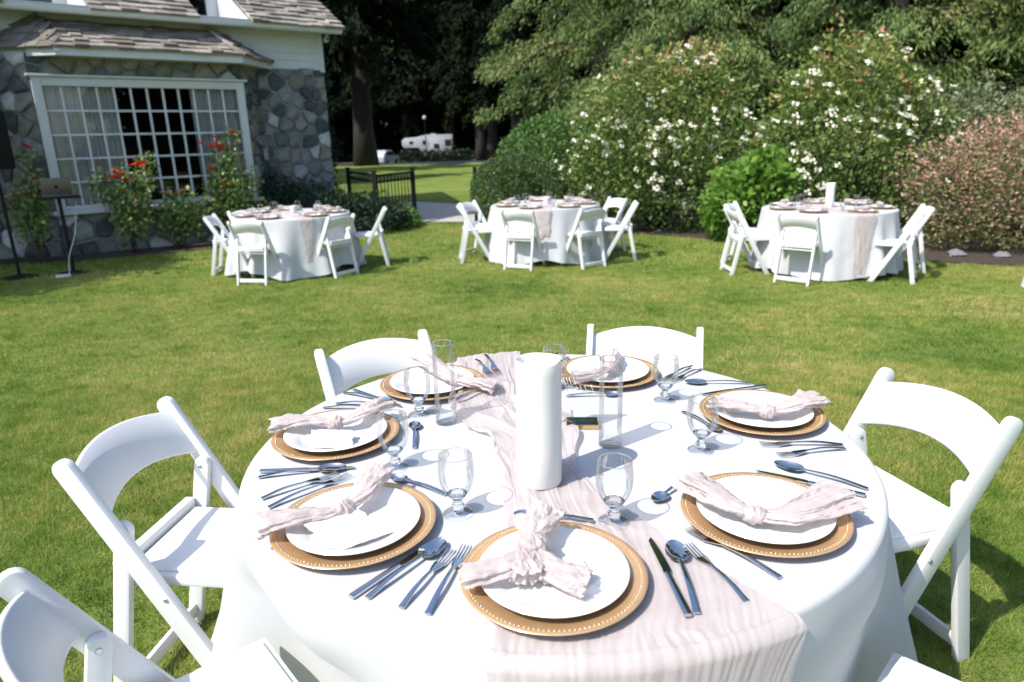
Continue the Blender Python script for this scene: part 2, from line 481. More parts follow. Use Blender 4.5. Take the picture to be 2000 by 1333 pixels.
def conifer(seed, H, zb, Lmax, nl, nspray, lw, ll, trunk_r, q=7):
    rg = np.random.default_rng(seed)
    # limbs
    t = np.sort(rg.random(nl) ** 1.25)
    z0 = zb + t * (H - zb - 0.6)
    az = np.arange(nl) * 2.39996 + rg.normal(0, 0.35, nl)
    Ln = Lmax * (1 - t) ** 0.72 * rg.uniform(0.55, 1.1, nl) + 0.35
    per = np.maximum(6, (nspray * Ln / Ln.mean()).astype(int))
    li = np.repeat(np.arange(nl), per); n = len(li)
    s = rg.random(n) ** 0.62
    lat = rg.normal(0, 0.17, n) * Ln[li] * (0.35 + 0.9 * s * (1.15 - s))
    dirx, diry = np.cos(az[li]), np.sin(az[li])
    rise = rg.uniform(0.05, 0.3, nl)[li]; drop = rg.uniform(0.3, 0.75, nl)[li]
    P = np.stack([dirx * s * Ln[li] - diry * lat, diry * s * Ln[li] + dirx * lat,
                  z0[li] + Ln[li] * (rise * s - drop * s * s) - 0.35 * np.abs(lat) - rg.random(n) * 0.25], 1)
    out = np.stack([dirx, diry, np.zeros(n)], 1)
    # several hanging leaflets per spray
    P = np.repeat(P, q, 0); out = np.repeat(out, q, 0); lid = np.repeat(li, q); m = len(P)
    P = P + rg.normal(0, 0.10, (m, 3)) + out * rg.uniform(-0.1, 0.22, m)[:, None]
    D = out * rg.uniform(0.15, 0.9, m)[:, None] + rg.normal(0, 0.35, (m, 3)); D[:, 2] -= rg.uniform(0.35, 1.3, m)
    D /= np.linalg.norm(D, axis=1)[:, None]
    S = np.cross(D, rg.normal(0, 1, (m, 3)) + out * 0.7); S /= np.linalg.norm(S, axis=1)[:, None]
    L = (ll * rg.uniform(0.5, 1.4, m))[:, None]; W = (lw * rg.uniform(0.6, 1.3, m))[:, None]
    V = np.stack([P, P + D * L * 0.45 + S * W, P + D * L, P + D * L * 0.45 - S * W], 1).reshape(-1, 3)
    tint = np.clip(rg.normal(0.45, 0.16, m) + rg.normal(0, 0.16, nl)[lid], 0, 1)
    tint = np.where(rg.random(m) < 0.05, 0.95, tint)
    crown = mesh('conifer_crown', V, np.arange(4 * m).reshape(-1, 4), smooth=False, tint=tint)
    mb = MB()
    hs = np.linspace(0, H, 14)
    mb.add(*tube([(0.05 * math.sin(h * 0.4 + seed), 0.05 * math.cos(h * 0.3), h) for h in hs],
                 [trunk_r * ((1 - h / H) ** 0.8 + 0.02) * (1 + 0.3 * math.exp(-h * 1.2)) for h in hs], 10))
    for i in range(0, nl, 2):
        ss = np.linspace(0, 0.85, 5)
        rs, dr = 0.15, 0.45
        pth = [(math.cos(az[i]) * x * Ln[i], math.sin(az[i]) * x * Ln[i], z0[i] + Ln[i] * (rs * x - dr * x * x)) for x in ss]
        mb.add(*tube(pth, [0.05 * (1 - 0.85 * x) for x in ss], 4, cap=False))
    trunk = mesh('conifer_trunk', np.concatenate(mb.V), mb.F, True, None)
    return crown, trunk

CON = [conifer(21, 21, 0.9, 4.6, 140, 44, 0.024, 0.17, 0.38, 17), conifer(22, 18, 0.6, 3.9, 130, 42, 0.022, 0.16, 0.32, 17)]
FIR = [conifer(23, 30, 7.5, 5.2, 120, 26, 0.12, 0.60, 0.62)]
DARK = [conifer(24, 24, 0.8, 4.8, 120, 30, 0.11, 0.55, 0.42)]

def tree(name, cr, x, y, rz, s, m, label, group):
    if y < 48: x, y = x * KF, y * KF
    t = empty(name, (x, y, float(gz(y)) - 0.02), rz, label, 'tree', group)
    t.scale = (s, s, s)
    c = obj('crown', cr[0] if len(cr[0].materials) == 0 or cr[0].materials[0] == m else cr[0].copy(), m, t)
    obj('trunk', cr[1], M['bark'], t)
    return t

GW = 'conifers along the right side of the lawn'
for k, (v, x, y, rz, s, lab) in enumerate([
    (0, 3.1, 23.5, 0.3, 1.0, 'sunlit drooping cedar standing right beyond the path gate'),
    (1, 5.2, 20.5, 1.9, 1.05, 'cedar rising behind the left white flowering shrub'),
    (0, 9.2, 17.8, 2.6, 0.95, 'cedar rising behind the right white flowering shrub'),
    (1, 12.6, 14.6, 4.4, 1.1, 'cedar with lit boughs behind the grey green bush'),
    (0, 15.0, 11.5, 5.4, 0.9, 'cedar standing behind the pink bush at right edge')]):
    tree('cedar_tree', CON[v], x, y, rz, s, M['cedar'], lab, GW)
for k, (x, y, rz, s) in enumerate([(5.8, 27.5, 0.9, 1.1), (9.5, 25.0, 3.6, 1.05), (15.0, 21.0, 5.1, 1.1), (20.5, 17.0, 0.2, 1.0), (5.5, 36, 1, 1.1), (9, 34, 2, 1.1), (16, 31, 3, 1.2), (23, 26, 4, 1.2), (28, 20, 5, 1.2), (30, 33, 0.5, 1.3), (12, 43, 2.5, 1.3), (22, 40, 1.5, 1.3), (8, 48, 4.5, 1.2)]):
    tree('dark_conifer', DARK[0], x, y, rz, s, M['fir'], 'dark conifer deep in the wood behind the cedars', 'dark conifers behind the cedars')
for k, (x, y, rz, s) in enumerate([(15.5, -4.5, 0, 0.8), (18.5, -0.5, 1, 0.8), (20.5, -5, 2, 0.9), (23, 3.5, 3, 0.8)]):
    tree('dark_conifer', DARK[0], x, y, rz, s, M['fir'], 'dark conifer behind the camera mirrored in the window panes', 'dark conifers behind the camera')
tree('fir_tree', FIR[0], -9.7, 49.5, 0.4, 1.1, M['fir'], 'tall fir with thick bare trunk standing on the far lawn', 'tall firs')
for k, (x, y, rz, s) in enumerate([(-25, 103, 1, 1.1), (-19.5, 101, 2, 1.1), (-3.2, 86, 4, 1.0), (1, 82, 5, 1.0), (5, 86, 0.5, 1.1), (-14, 102, 2.5, 1.2), (-8, 102, 3.5, 1.2), (-2, 99, 4.5, 1.2), (-30, 100, 3.3, 1.2)]):
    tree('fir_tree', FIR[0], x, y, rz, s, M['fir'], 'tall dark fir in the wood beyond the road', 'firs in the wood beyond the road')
for k, (x, y, rz, s) in enumerate([(-30, 106, 1, 1.5), (-21, 108, 2, 1.5), (-12, 107, 3, 1.6), (-3, 108, 4, 1.5), (6, 105, 5, 1.5), (14, 100, 0.3, 1.5), (-25, 118, 2, 1.7), (-9, 119, 4, 1.7), (3, 118, 5, 1.7)]):
    tree('dark_conifer', DARK[0], x, y, rz, s, M['fir'], 'dark conifer at the very back of the wood beyond the road', 'dark conifers beyond the road')
for k, (x, y, rz, s) in enumerate([(-13.5, 23.5, 0, 0.9), (-19, 22.5, 1, 1.1), (-22, 30, 2, 1.25), (-16, 31, 3, 1.15), (-26, 39, 4, 1.3), (-20, 42, 5, 1.2), (-30, 50, 1.2, 1.3), (-23, 56, 2.2, 1.2), (-33, 62, 3.2, 1.3)]):
    tree('dark_conifer', DARK[0], x, y, rz, s, M['fir'], 'dark conifer behind the stone house', 'dark conifers behind the house')

# ------------------------------------------------------------------ shrubs
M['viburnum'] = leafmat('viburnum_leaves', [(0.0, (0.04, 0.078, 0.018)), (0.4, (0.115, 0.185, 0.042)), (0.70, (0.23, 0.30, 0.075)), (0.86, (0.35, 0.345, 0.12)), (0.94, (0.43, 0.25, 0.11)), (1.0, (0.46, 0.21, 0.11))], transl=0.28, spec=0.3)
M['box'] = leafmat('clipped_hedge_leaves', [(0.0, (0.033, 0.073, 0.020)), (0.5, (0.068, 0.124, 0.036)), (1.0, (0.135, 0.203, 0.062))], transl=0.2)
M['laurel'] = leafmat('laurel_leaves', [(0.0, (0.049, 0.108, 0.023)), (0.5, (0.092, 0.189, 0.043)), (1.0, (0.184, 0.292, 0.076))], transl=0.25)
M['hydr'] = leafmat('hydrangea_leaves', [(0.0, (0.075, 0.160, 0.021)), (0.5, (0.149, 0.287, 0.043)), (1.0, (0.265, 0.404, 0.085))], transl=0.35)
M['abelia'] = leafmat('abelia_leaves', [(0.0, (0.076, 0.085, 0.030)), (0.35, (0.180, 0.199, 0.071)), (0.52, (0.285, 0.228, 0.114)), (0.68, (0.427, 0.209, 0.171)), (1.0, (0.665, 0.399, 0.361))], transl=0.28)
M['sage'] = leafmat('grey_green_leaves', [(0.0, (0.090, 0.118, 0.056)), (0.6, (0.203, 0.237, 0.124)), (1.0, (0.360, 0.360, 0.213))], transl=0.25)
M['rosel'] = leafmat('rose_leaves', [(0.0, (0.064, 0.122, 0.036)), (0.5, (0.172, 0.272, 0.079)), (0.85, (0.329, 0.400, 0.122)), (1.0, (0.601, 0.572, 0.129))], transl=0.3, spec=0.5)
M['juniper'] = leafmat('juniper_needles', [(0.0, (0.012, 0.028, 0.014)), (0.6, (0.022, 0.05, 0.024)), (1.0, (0.05, 0.085, 0.035))], transl=0.15)
M['whitepetal'] = mat('cream_petals', (0.80, 0.78, 0.66), (0.72, 0.70, 0.55), rough=0.7, scale=30)
M['red'] = mat('red_petals', (0.80, 0.05, 0.022), (0.6, 0.028, 0.014), rough=0.55, scale=30)
M['pink'] = mat('pink_petals', (0.75, 0.30, 0.30), (0.65, 0.2, 0.22), rough=0.6, scale=30)
M['magenta'] = mat('magenta_petals', (0.50, 0.035, 0.13), (0.36, 0.02, 0.08), rough=0.6, scale=30)

def stems(parent, base, top_pts, m=None, r=0.012):
    mb = MB()
    for q in top_pts:
        b = np.array(base) + np.array([random.uniform(-.06, .06), random.uniform(-.06, .06), 0])
        q = np.array(q); mid = (b + q) / 2 + np.array([random.uniform(-.05, .05), random.uniform(-.05, .05), 0.05])
        ts = np.linspace(0, 1, 6)[:, None]
        pth = (1 - ts) ** 2 * b + 2 * ts * (1 - ts) * mid + ts ** 2 * q
        mb.add(*tube(pth, np.linspace(r, r * 0.35, 6), 5))
    return mb.build('stem', m or M['twig'], parent, sharp=None)

def shrub(name, loc, clumps, n, size, m, label, group=None, aspect=0.55, jitter=0.7, droop=0.1, inner=0.55, bumpy=0.18, seed=1, top_tint=0.0, sd_t=0.2, nf=2.6, cat='shrub'):
    rg = np.random.default_rng(seed)
    t = far(empty(name, (loc[0], loc[1], 0), 0, label, cat, group))
    P, N, dep = blob_points(clumps, n, rg, inner, bumpy, seed=seed * 1.7, nf=nf)
    V, F = leaves(P, N + np.array([0, 0, 0.25]), size, aspect, jitter, droop, rg)
    zt = max(c[2] + c[5] for c in clumps)
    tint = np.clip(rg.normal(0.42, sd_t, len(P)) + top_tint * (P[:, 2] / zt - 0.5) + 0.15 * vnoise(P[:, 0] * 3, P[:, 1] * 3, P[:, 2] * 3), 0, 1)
    obj('crown', mesh('crown', V, F, smooth=False, tint=tint), m, t)
    tp = [(c[0] + random.uniform(-.4, .4) * c[3], c[1] + random.uniform(-.4, .4) * c[4], c[2]) for c in clumps for _ in range(3)]
    stems(t, (0, 0, 0), tp, r=0.025)
    return t, P, N, dep, rg

def blossom_mesh(seed, npet=10, r=0.05):
    """little domed cluster of petals"""
    rg = np.random.default_rng(seed)
    d = rg.normal(0, 1, (npet, 3)); d[:, 2] = np.abs(d[:, 2]) * 0.7 + 0.1; d /= np.linalg.norm(d, axis=1)[:, None]
    P = d * r * rg.uniform(0.5, 1.0, npet)[:, None] * np.array([1, 1, 0.6])
    V, F = leaves(P, d, r * 0.85, 0.9, 0.5, 0.0, rg, 0.3)
    return mesh('blossom', V, F, smooth=False)
BL = [blossom_mesh(60 + k, 12, 0.052) for k in range(3)]
for b in BL: b.materials.append(M['whitepetal'])

def add_blossoms(t, P, N, dep, rg, n, ny=-0.2):
    k = np.where((dep < 0.16) & (N[:, 1] < 0.35) & (P[:, 2] > 0.3))[0]
    # blossoms come in sprays
    cen = P[rg.choice(k, 30)]
    w = np.zeros(len(k))
    for c in cen: w += np.exp(-((P[k] - c) ** 2).sum(1) / (2 * 0.16 ** 2))
    w = w + 0.05; w *= np.clip(1.25 - P[k][:, 2] / 2.9, 0.1, 1); w /= w.sum()
    for i in rg.choice(k, n, p=w, replace=False):
        q = P[i] + N[i] * 0.03
        o = obj('blossom', BL[int(rg.integers(3))], None, t, loc=q)
        zax = (Vector(N[i]) + Vector((0, -0.2, 0.9))).normalized()
        o.rotation_euler = zax.to_track_quat('Z', 'Y').to_euler()
        s = rg.uniform(0.6, 1.2); o.scale = (s, s, s)

v1 = [(0, 0, 1.5, 1.35, 1.1, 1.35), (-0.75, -0.25, 0.95, 0.85, 0.8, 0.95), (0.85, -0.3, 1.0, 0.85, 0.8, 1.0), (-0.3, -0.15, 2.0, 0.8, 0.75, 0.75), (0.55, 0, 2.15, 0.75, 0.7, 0.72), (0.1, -0.6, 0.8, 1.1, 0.7, 0.8)]
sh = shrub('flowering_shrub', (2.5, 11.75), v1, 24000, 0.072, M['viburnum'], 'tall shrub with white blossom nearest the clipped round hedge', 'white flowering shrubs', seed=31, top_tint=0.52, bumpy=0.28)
add_blossoms(*sh, 190)
v2 = [(0, 0, 1.45, 1.15, 1.0, 1.35), (-0.65, -0.2, 1.1, 0.8, 0.75, 1.0), (0.7, -0.25, 1.0, 0.8, 0.75, 1.0), (0.15, -0.1, 2.1, 0.75, 0.7, 0.7), (-0.45, 0, 1.95, 0.6, 0.6, 0.65), (0.1, -0.55, 0.8, 1.0, 0.7, 0.8)]
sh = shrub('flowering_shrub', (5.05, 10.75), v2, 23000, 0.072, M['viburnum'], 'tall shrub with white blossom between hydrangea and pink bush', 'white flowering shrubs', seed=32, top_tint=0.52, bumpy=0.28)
add_blossoms(*sh, 190)
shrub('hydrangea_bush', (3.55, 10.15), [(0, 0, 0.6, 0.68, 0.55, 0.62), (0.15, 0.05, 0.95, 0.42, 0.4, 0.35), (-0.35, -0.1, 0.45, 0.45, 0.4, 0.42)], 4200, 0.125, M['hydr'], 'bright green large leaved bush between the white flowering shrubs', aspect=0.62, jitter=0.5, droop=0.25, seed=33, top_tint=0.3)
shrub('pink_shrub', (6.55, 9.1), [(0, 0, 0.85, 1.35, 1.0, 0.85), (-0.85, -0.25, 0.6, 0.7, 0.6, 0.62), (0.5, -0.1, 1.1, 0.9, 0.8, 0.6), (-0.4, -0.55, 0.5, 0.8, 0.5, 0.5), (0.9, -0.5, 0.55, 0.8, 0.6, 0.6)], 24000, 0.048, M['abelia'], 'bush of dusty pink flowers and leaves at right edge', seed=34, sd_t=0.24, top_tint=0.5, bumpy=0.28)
shrub('grey_green_shrub', (7.0, 10.9), [(0, 0, 1.15, 1.0, 0.8, 1.0), (-0.5, -0.1, 1.3, 0.55, 0.5, 0.6), (0.5, 0, 1.5, 0.5, 0.5, 0.5)], 9000, 0.065, M['sage'], 'loose grey green bush behind the pink bush', seed=35, bumpy=0.4)
shrub('clipped_hedge', (0.22, 12.05), [(0, 0, 0.5, 0.85, 0.75, 0.75)], 15000, 0.042, M['box'], 'dark clipped dome of hedge in front of the gate post', 'clipped round shrubs', seed=36, inner=0.86, bumpy=0.04, droop=0, jitter=0.8)
shrub('clipped_hedge', (-0.1, 12.9), [(0, 0, 0.55, 0.62, 0.6, 0.62)], 8000, 0.042, M['box'], 'small clipped mound beside the right gate post', 'clipped round shrubs', seed=39, inner=0.86, bumpy=0.04, droop=0, jitter=0.8)
shrub('laurel_shrub', (0.75, 13.6), [(0, 0, 0.95, 1.0, 0.9, 0.95), (0.4, 0, 1.2, 0.6, 0.6, 0.6)], 9000, 0.075, M['laurel'], 'rounded mid green shrub behind the clipped hedge dome', 'clipped round shrubs', seed=37, inner=0.75, bumpy=0.1)
shrub('low_juniper', (-2.95, 12.2), [(-0.5, 0, 0.4, 0.75, 0.5, 0.45), (0.3, -0.2, 0.3, 0.8, 0.5, 0.38), (-1.1, -0.1, 0.55, 0.5, 0.4, 0.5), (0.75, 0.1, 0.25, 0.5, 0.4, 0.3)], 11000, 0.10, M['juniper'], 'low dark spreading evergreen under the right stone wall', seed=38, aspect=0.22, bumpy=0.4, jitter=0.9)
shrub('light_green_plant', (-2.0, 12.75), [(0, 0, 0.2, 0.34, 0.3, 0.25), (0.15, -0.1, 0.12, 0.3, 0.25, 0.18)], 900, 0.09, M['hydr'], 'light green clump of leaves at the foot of the gate', seed=40, aspect=0.5, cat='plant')
shrub('climbing_plant', (-3.72, 14.6), [(0, 0, 1.3, 0.28, 0.3, 1.3), (-0.05, 0.1, 3.2, 0.3, 0.35, 1.2)], 2600, 0.07, M['juniper'], 'dark leafy climber growing beside the house corner', seed=41, bumpy=0.4)

shrub('shade_tree', (-9.9, 6.7), [(0, 0, 4.2, 2.3, 2.1, 1.7), (-0.8, 0.6, 5.6, 1.7, 1.6, 1.4), (1.1, -0.2, 3.5, 1.4, 1.3, 1.1), (-1.5, 2.5, 3.6, 1.8, 1.6, 2.2)], 34000, 0.15, M['laurel'], 'leafy tree left of the frame shading the rose bed', seed=42, bumpy=0.3, cat='tree')
shrub('shade_tree', (-8.2, 7.75), [(0, 0, 2.8, 1.4, 1.2, 1.1), (0.3, 0.4, 2.2, 0.85, 0.85, 0.9), (-0.5, 1.0, 1.8, 0.9, 0.9, 1.4)], 20000, 0.12, M['laurel'], 'smaller leafy tree left of the frame beside the loudspeaker', seed=43, bumpy=0.3, cat='tree')
M['rock'] = mat('pale_boulder', (0.20, 0.20, 0.205), (0.12, 0.12, 0.125), rough=0.9, scale=6, bs=0.7, bscale=14, bdist=0.03)
for k, (x, y, s, lab) in enumerate([(5.4, 8.3, 0.09, 'pale rock on the lawn edge under the pink bush, left one'), (5.85, 8.15, 0.08, 'pale rock on the lawn edge under the pink bush, right one'), (2.35, 11.0, 0.06, 'small pale rock under the left flowering shrub')]):
    th, ph = np.meshgrid(np.linspace(0, 2 * np.pi, 16, endpoint=False), np.linspace(0.02, np.pi - 0.02, 9), indexing='ij')
    d = np.stack([np.cos(th) * np.sin(ph), np.sin(th) * np.sin(ph), np.cos(ph)], -1).reshape(-1, 3)
    d = d * (1 + 0.3 * vnoise(d[:, 0] * 2 + k, d[:, 1] * 2, d[:, 2] * 2))[:, None] * np.array([1.4, 0.9, 0.7]) * s
    tag(obj('rock', mesh('rock', d, gridfaces(16, 9, True), True, 45), M['rock'], None, loc=(x * KF, y * KF, GF + s * 0.35)), lab, 'rock', 'rocks')

# ------------------------------------------------------------------ rose bushes by the house
def rose_flower(seed, r):
    rg = np.random.default_rng(seed); Vs = []; n = 14
    for k in range(n):
        a = k * 2.4; t = k / n; rr = r * (0.15 + 0.85 * t)
        d = np.array([math.cos(a), math.sin(a), 0.9 - 0.7 * t]); d /= np.linalg.norm(d)
        s = np.array([-math.sin(a), math.cos(a), 0]); u = np.cross(d, s)
        c = d * rr * 0.5
        w = r * (0.45 + 0.35 * t)
        Vs += [c - u * w * .3, c + s * w * .6 - u * 0.1 * w, c + d * w * .55, c - s * w * .6 - u * 0.1 * w]
    return mesh('flower', np.array(Vs), np.arange(4 * n).reshape(-1, 4), smooth=False)
RF = {k: rose_flower(70 + i, 0.062) for i, k in enumerate(('red', 'pink', 'magenta'))}
for k in RF: RF[k].materials.append(M[k])

def rose(loc, canes, n, flowers, label, seed):
    rg = np.random.default_rng(seed)
    t = far(empty('rose_bush', (loc[0], loc[1], 0), 0, label, 'rose bush', 'rose bushes under the bay window'))
    stems(t, (0, 0, 0), [(c[0], c[1], c[2]) for c in canes], r=0.012)
    cl = [(c[0] * f, c[1] * f, c[2] * f, 0.17 * c[3], 0.15 * c[3], 0.2 * c[3]) for c in canes for f in (0.55, 0.8, 0.98)]
    P, N, dep = blob_points(cl, int(n * 2.2), rg, 0.15, 0.4, seed=seed)
    V, F = leaves(P, N, 0.062, 0.6, 0.9, 0.2, rg)
    obj('crown', mesh('crown', V, F, smooth=False, tint=np.clip(rg.normal(0.5, 0.24, len(P)), 0, 1)), M['rosel'], t)
    for (x, y, z, c, s) in flowers:
        o = obj('flower', RF[c], None, t, loc=(x, y, z), rot=(rg.uniform(0, .6), rg.uniform(-.4, .4), rg.uniform(0, 6)))
        o.scale = (s * 1.8,) * 3

rose((-5.5, 10.2), [(-0.06, 0.06, 1.12, 1.15), (0.24, 0.28, 1.3, 1.0), (-0.3, -0.12, 1.1, 0.9), (-0.05, 0.05, 0.75, 1.4), (0.12, 0.15, 0.95, 1.2)], 900,
     [(-0.04, 0.05, 1.13, 'red', 1.2), (-0.13, -0.02, 1.10, 'red', 1.0), (0.02, 0.08, 1.07, 'red', 1.1), (-0.09, 0.0, 1.18, 'red', 1.0), (0.19, 0.24, 1.27, 'red', 1.2), (0.10, 0.16, 1.26, 'red', 0.7), (-0.22, -0.1, 1.05, 'red', 0.7), (0.1, 0.02, 0.72, 'pink', 0.7)],
     'rose bush with red blooms in front of the window centre', 81)
rose((-5.02, 10.62), [(-0.05, 0.0, 0.75, 1.0), (0.12, 0.1, 0.72, 1.1), (-0.2, -0.1, 0.5, 1.0), (0.3, 0.2, 0.6, 1.0)], 650,
     [(0.06, 0.1, 0.84, 'pink', 1.0), (-0.08, 0.02, 0.83, 'pink', 0.8)], 'low rose bush with pink blooms and yellowing leaves under the window', 82)
rose((-4.42, 11.1), [(0.14, 0.18, 1.62, 1.0), (-0.02, 0.05, 1.4, 1.2), (-0.14, -0.05, 0.9, 1.4), (0.3, 0.32, 0.95, 1.1), (0.1, 0.1, 1.0, 1.6), (0.1, 0.12, 0.7, 1.7)], 1300,
     [(-0.01, 0.06, 1.48, 'red', 1.2), (-0.08, 0.02, 1.49, 'red', 1.15), (0.03, 0.08, 1.46, 'red', 1.1), (0.16, 0.21, 1.68, 'red', 1.1), (-0.06, 0.03, 1.63, 'red', 0.7), (-0.23, -0.1, 1.54, 'red', 0.7), (0.01, 0.0, 0.92, 'red', 1.1), (-0.05, -0.03, 0.80, 'pink', 0.9), (-0.15, -0.04, 1.16, 'red', 0.8), (0.36, 0.36, 0.93, 'pink', 0.9), (0.02, 0.0, 0.95, 'red', 0.8)],
     'tallest rose bush with red blooms at the window right end', 83)
rose((-6.42, 9.5), [(0.05, 0.08, 1.45, 0.8), (0.08, 0.1, 1.05, 1.0), (-0.12, -0.06, 0.85, 1.3), (0.02, 0.0, 0.9, 1.2)], 650,
     [(0.04, 0.09, 1.56, 'magenta', 0.9), (0.07, 0.1, 1.13, 'magenta', 0.9), (-0.14, -0.07, 0.88, 'magenta', 1.2), (-0.03, 0.0, 0.92, 'magenta', 1.2), (0.06, 0.06, 0.93, 'magenta', 1.2), (-0.07, -0.03, 0.90, 'magenta', 1.1)],
     'rose bush with magenta blooms left of the window', 84)
rose((-3.98, 11.35), [(0.0, 0.0, 0.5, 1.0), (0.15, 0.1, 0.45, 1.0)], 260, [(0.0, 0.0, 0.55, 'pink', 0.7)], 'small rose bush right of the tallest one', 85)

# ------------------------------------------------------------------ stone house (local x along the facade, y into the house)
HX = empty('stone_house', (-5.55, 10.777, 0), R(39.2), 'stone house with shingled roof and large white paned bay window', 'house')
far(HX)

def randmat(name, stops, rough=0.85, scale=9, bs=0.6, bscale=25, bdist=0.02, streak=None):
    m, nt, p, L = nmat(name)
    oi = nt.nodes.new('ShaderNodeObjectInfo')
    r = ramp(nt, stops); L.new(oi.outputs['Random'], r.inputs[0])
    tc = nt.nodes.new('ShaderNodeTexCoord'); vec = tc.outputs['Object']
    if streak:
        mp = nt.nodes.new('ShaderNodeMapping'); mp.inputs['Scale'].default_value = streak; L.new(vec, mp.inputs[0]); vec = mp.outputs[0]
    n = noise(nt, scale, 6, 0.65, vec=vec)
    mx = nt.nodes.new('ShaderNodeMix'); mx.data_type = 'RGBA'; mx.blend_type = 'MULTIPLY'; mx.inputs[0].default_value = 0.75
    rr = ramp(nt, [(0.28, (0.35, 0.36, 0.37)), (0.72, (1.15, 1.13, 1.1))]); L.new(n.outputs[0], rr.inputs[0])
    L.new(r.outputs[0], mx.inputs[6]); L.new(rr.outputs[0], mx.inputs[7]); L.new(mx.outputs[2], p.inputs['Base Color'])
    p.inputs['Roughness'].default_value = rough
    b = bump(nt, noise(nt, bscale, 5, vec=vec).outputs[0], bs, bdist); L.new(b.outputs[0], p.inputs['Normal'])
    return m
M['stone'] = randmat('field_stone', [(0.0, (0.055, 0.063, 0.07)), (0.18, (0.095, 0.107, 0.118)), (0.36, (0.175, 0.188, 0.198)), (0.58, (0.265, 0.275, 0.28)), (0.74, (0.27, 0.255, 0.215)), (0.86, (0.19, 0.20, 0.167)), (0.93, (0.45, 0.46, 0.47)), (1.0, (0.66, 0.67, 0.68))])
M['mortar'] = mat('grey_mortar', (0.30, 0.31, 0.315), (0.18, 0.19, 0.195), rough=0.95, scale=3, bs=0.5, bscale=40)
M['whitepaint'] = mat('white_house_paint', (0.60, 0.615, 0.625), (0.53, 0.545, 0.56), rough=0.5, scale=2.5, bs=0.05, bscale=40)
M['gutter'] = mat('white_metal_gutter', (0.66, 0.69, 0.73), (0.60, 0.63, 0.67), rough=0.35, scale=2)
M['shingle'] = randmat('weathered_shake', [(0.0, (0.24, 0.205, 0.175)), (0.5, (0.37, 0.325, 0.285)), (1.0, (0.52, 0.475, 0.43))], rough=0.9, scale=6, bs=0.9, bscale=9, bdist=0.02, streak=(14, 1.2, 4))
M['deck'] = mat('dark_roof_deck', (0.035, 0.03, 0.028), rough=0.95)
M['room'] = mat('room_gloom_tone', (0.035, 0.03, 0.027), (0.025, 0.022, 0.02), rough=0.9)  # darkness of the unlit room is put into the wall colour
M['curtain'] = cloth_mat('sheer_curtain', (0.80, 0.81, 0.82), (0.76, 0.77, 0.79), scale=4, transl=0.2, weave=500)
M['pane'] = thin_glass('window_glass', tint=(0.90, 0.93, 0.93), refl=1.25, edge=0.7)
M['black'] = mat('black_metal', (0.010, 0.010, 0.011), rough=0.6, scale=10, spec=0.2)
M['dark'] = mat('dark_plastic', (0.010, 0.010, 0.011), rough=0.8, scale=20, spec=0.15)

def hbox(x0, x1, y0, y1, z0, z1, bev=0.0):
    return box(((x0 + x1) / 2, (y0 + y1) / 2, (z0 + z1) / 2), (x1 - x0, y1 - y0, z1 - z0), bev, 1)

wall = MB()
wall.add(*hbox(2.10, 3.37, 0.5, 0.8, 0, 2.76))
wall.add(*hbox(-7.0, -1.60, 0.5, 0.8, 0, 2.76))
wall.add(*hbox(-1.15, 1.70, 0.0, 0.25, 0, 0.60))
wall.add(*hbox(-1.15, 1.70, 0.0, 0.25, 2.46, 2.80))
wall.add(*prism([(1.70, 0.0), (2.15, 0.5), (2.15, 0.8), (1.75, 0.28), (1.70, 0.25)], 'z', 0, 2.8))
wall.add(*prism([(-1.15, 0.0), (-1.15, 0.25), (-1.25, 0.3), (-1.65, 0.8), (-1.65, 0.5)], 'z', 0, 2.8))
wall.add(*hbox(3.07, 3.37, 0.8, 6.5, 0, 3.3))
WALL = wall.build('stone_wall', M['mortar'], HX, smooth=False)

def clip(poly, a, b, c):
    """keep a*x+b*y<=c"""
    out = []
    for i in range(len(poly)):
        p, q = poly[i], poly[(i + 1) % len(poly)]
        dp, dq = a * p[0] + b * p[1] - c, a * q[0] + b * q[1] - c
        if dp <= 0: out.append(p)
        if dp * dq < 0:
            t = dp / (dp - dq); out.append((p[0] + (q[0] - p[0]) * t, p[1] + (q[1] - p[1]) * t))
    return out

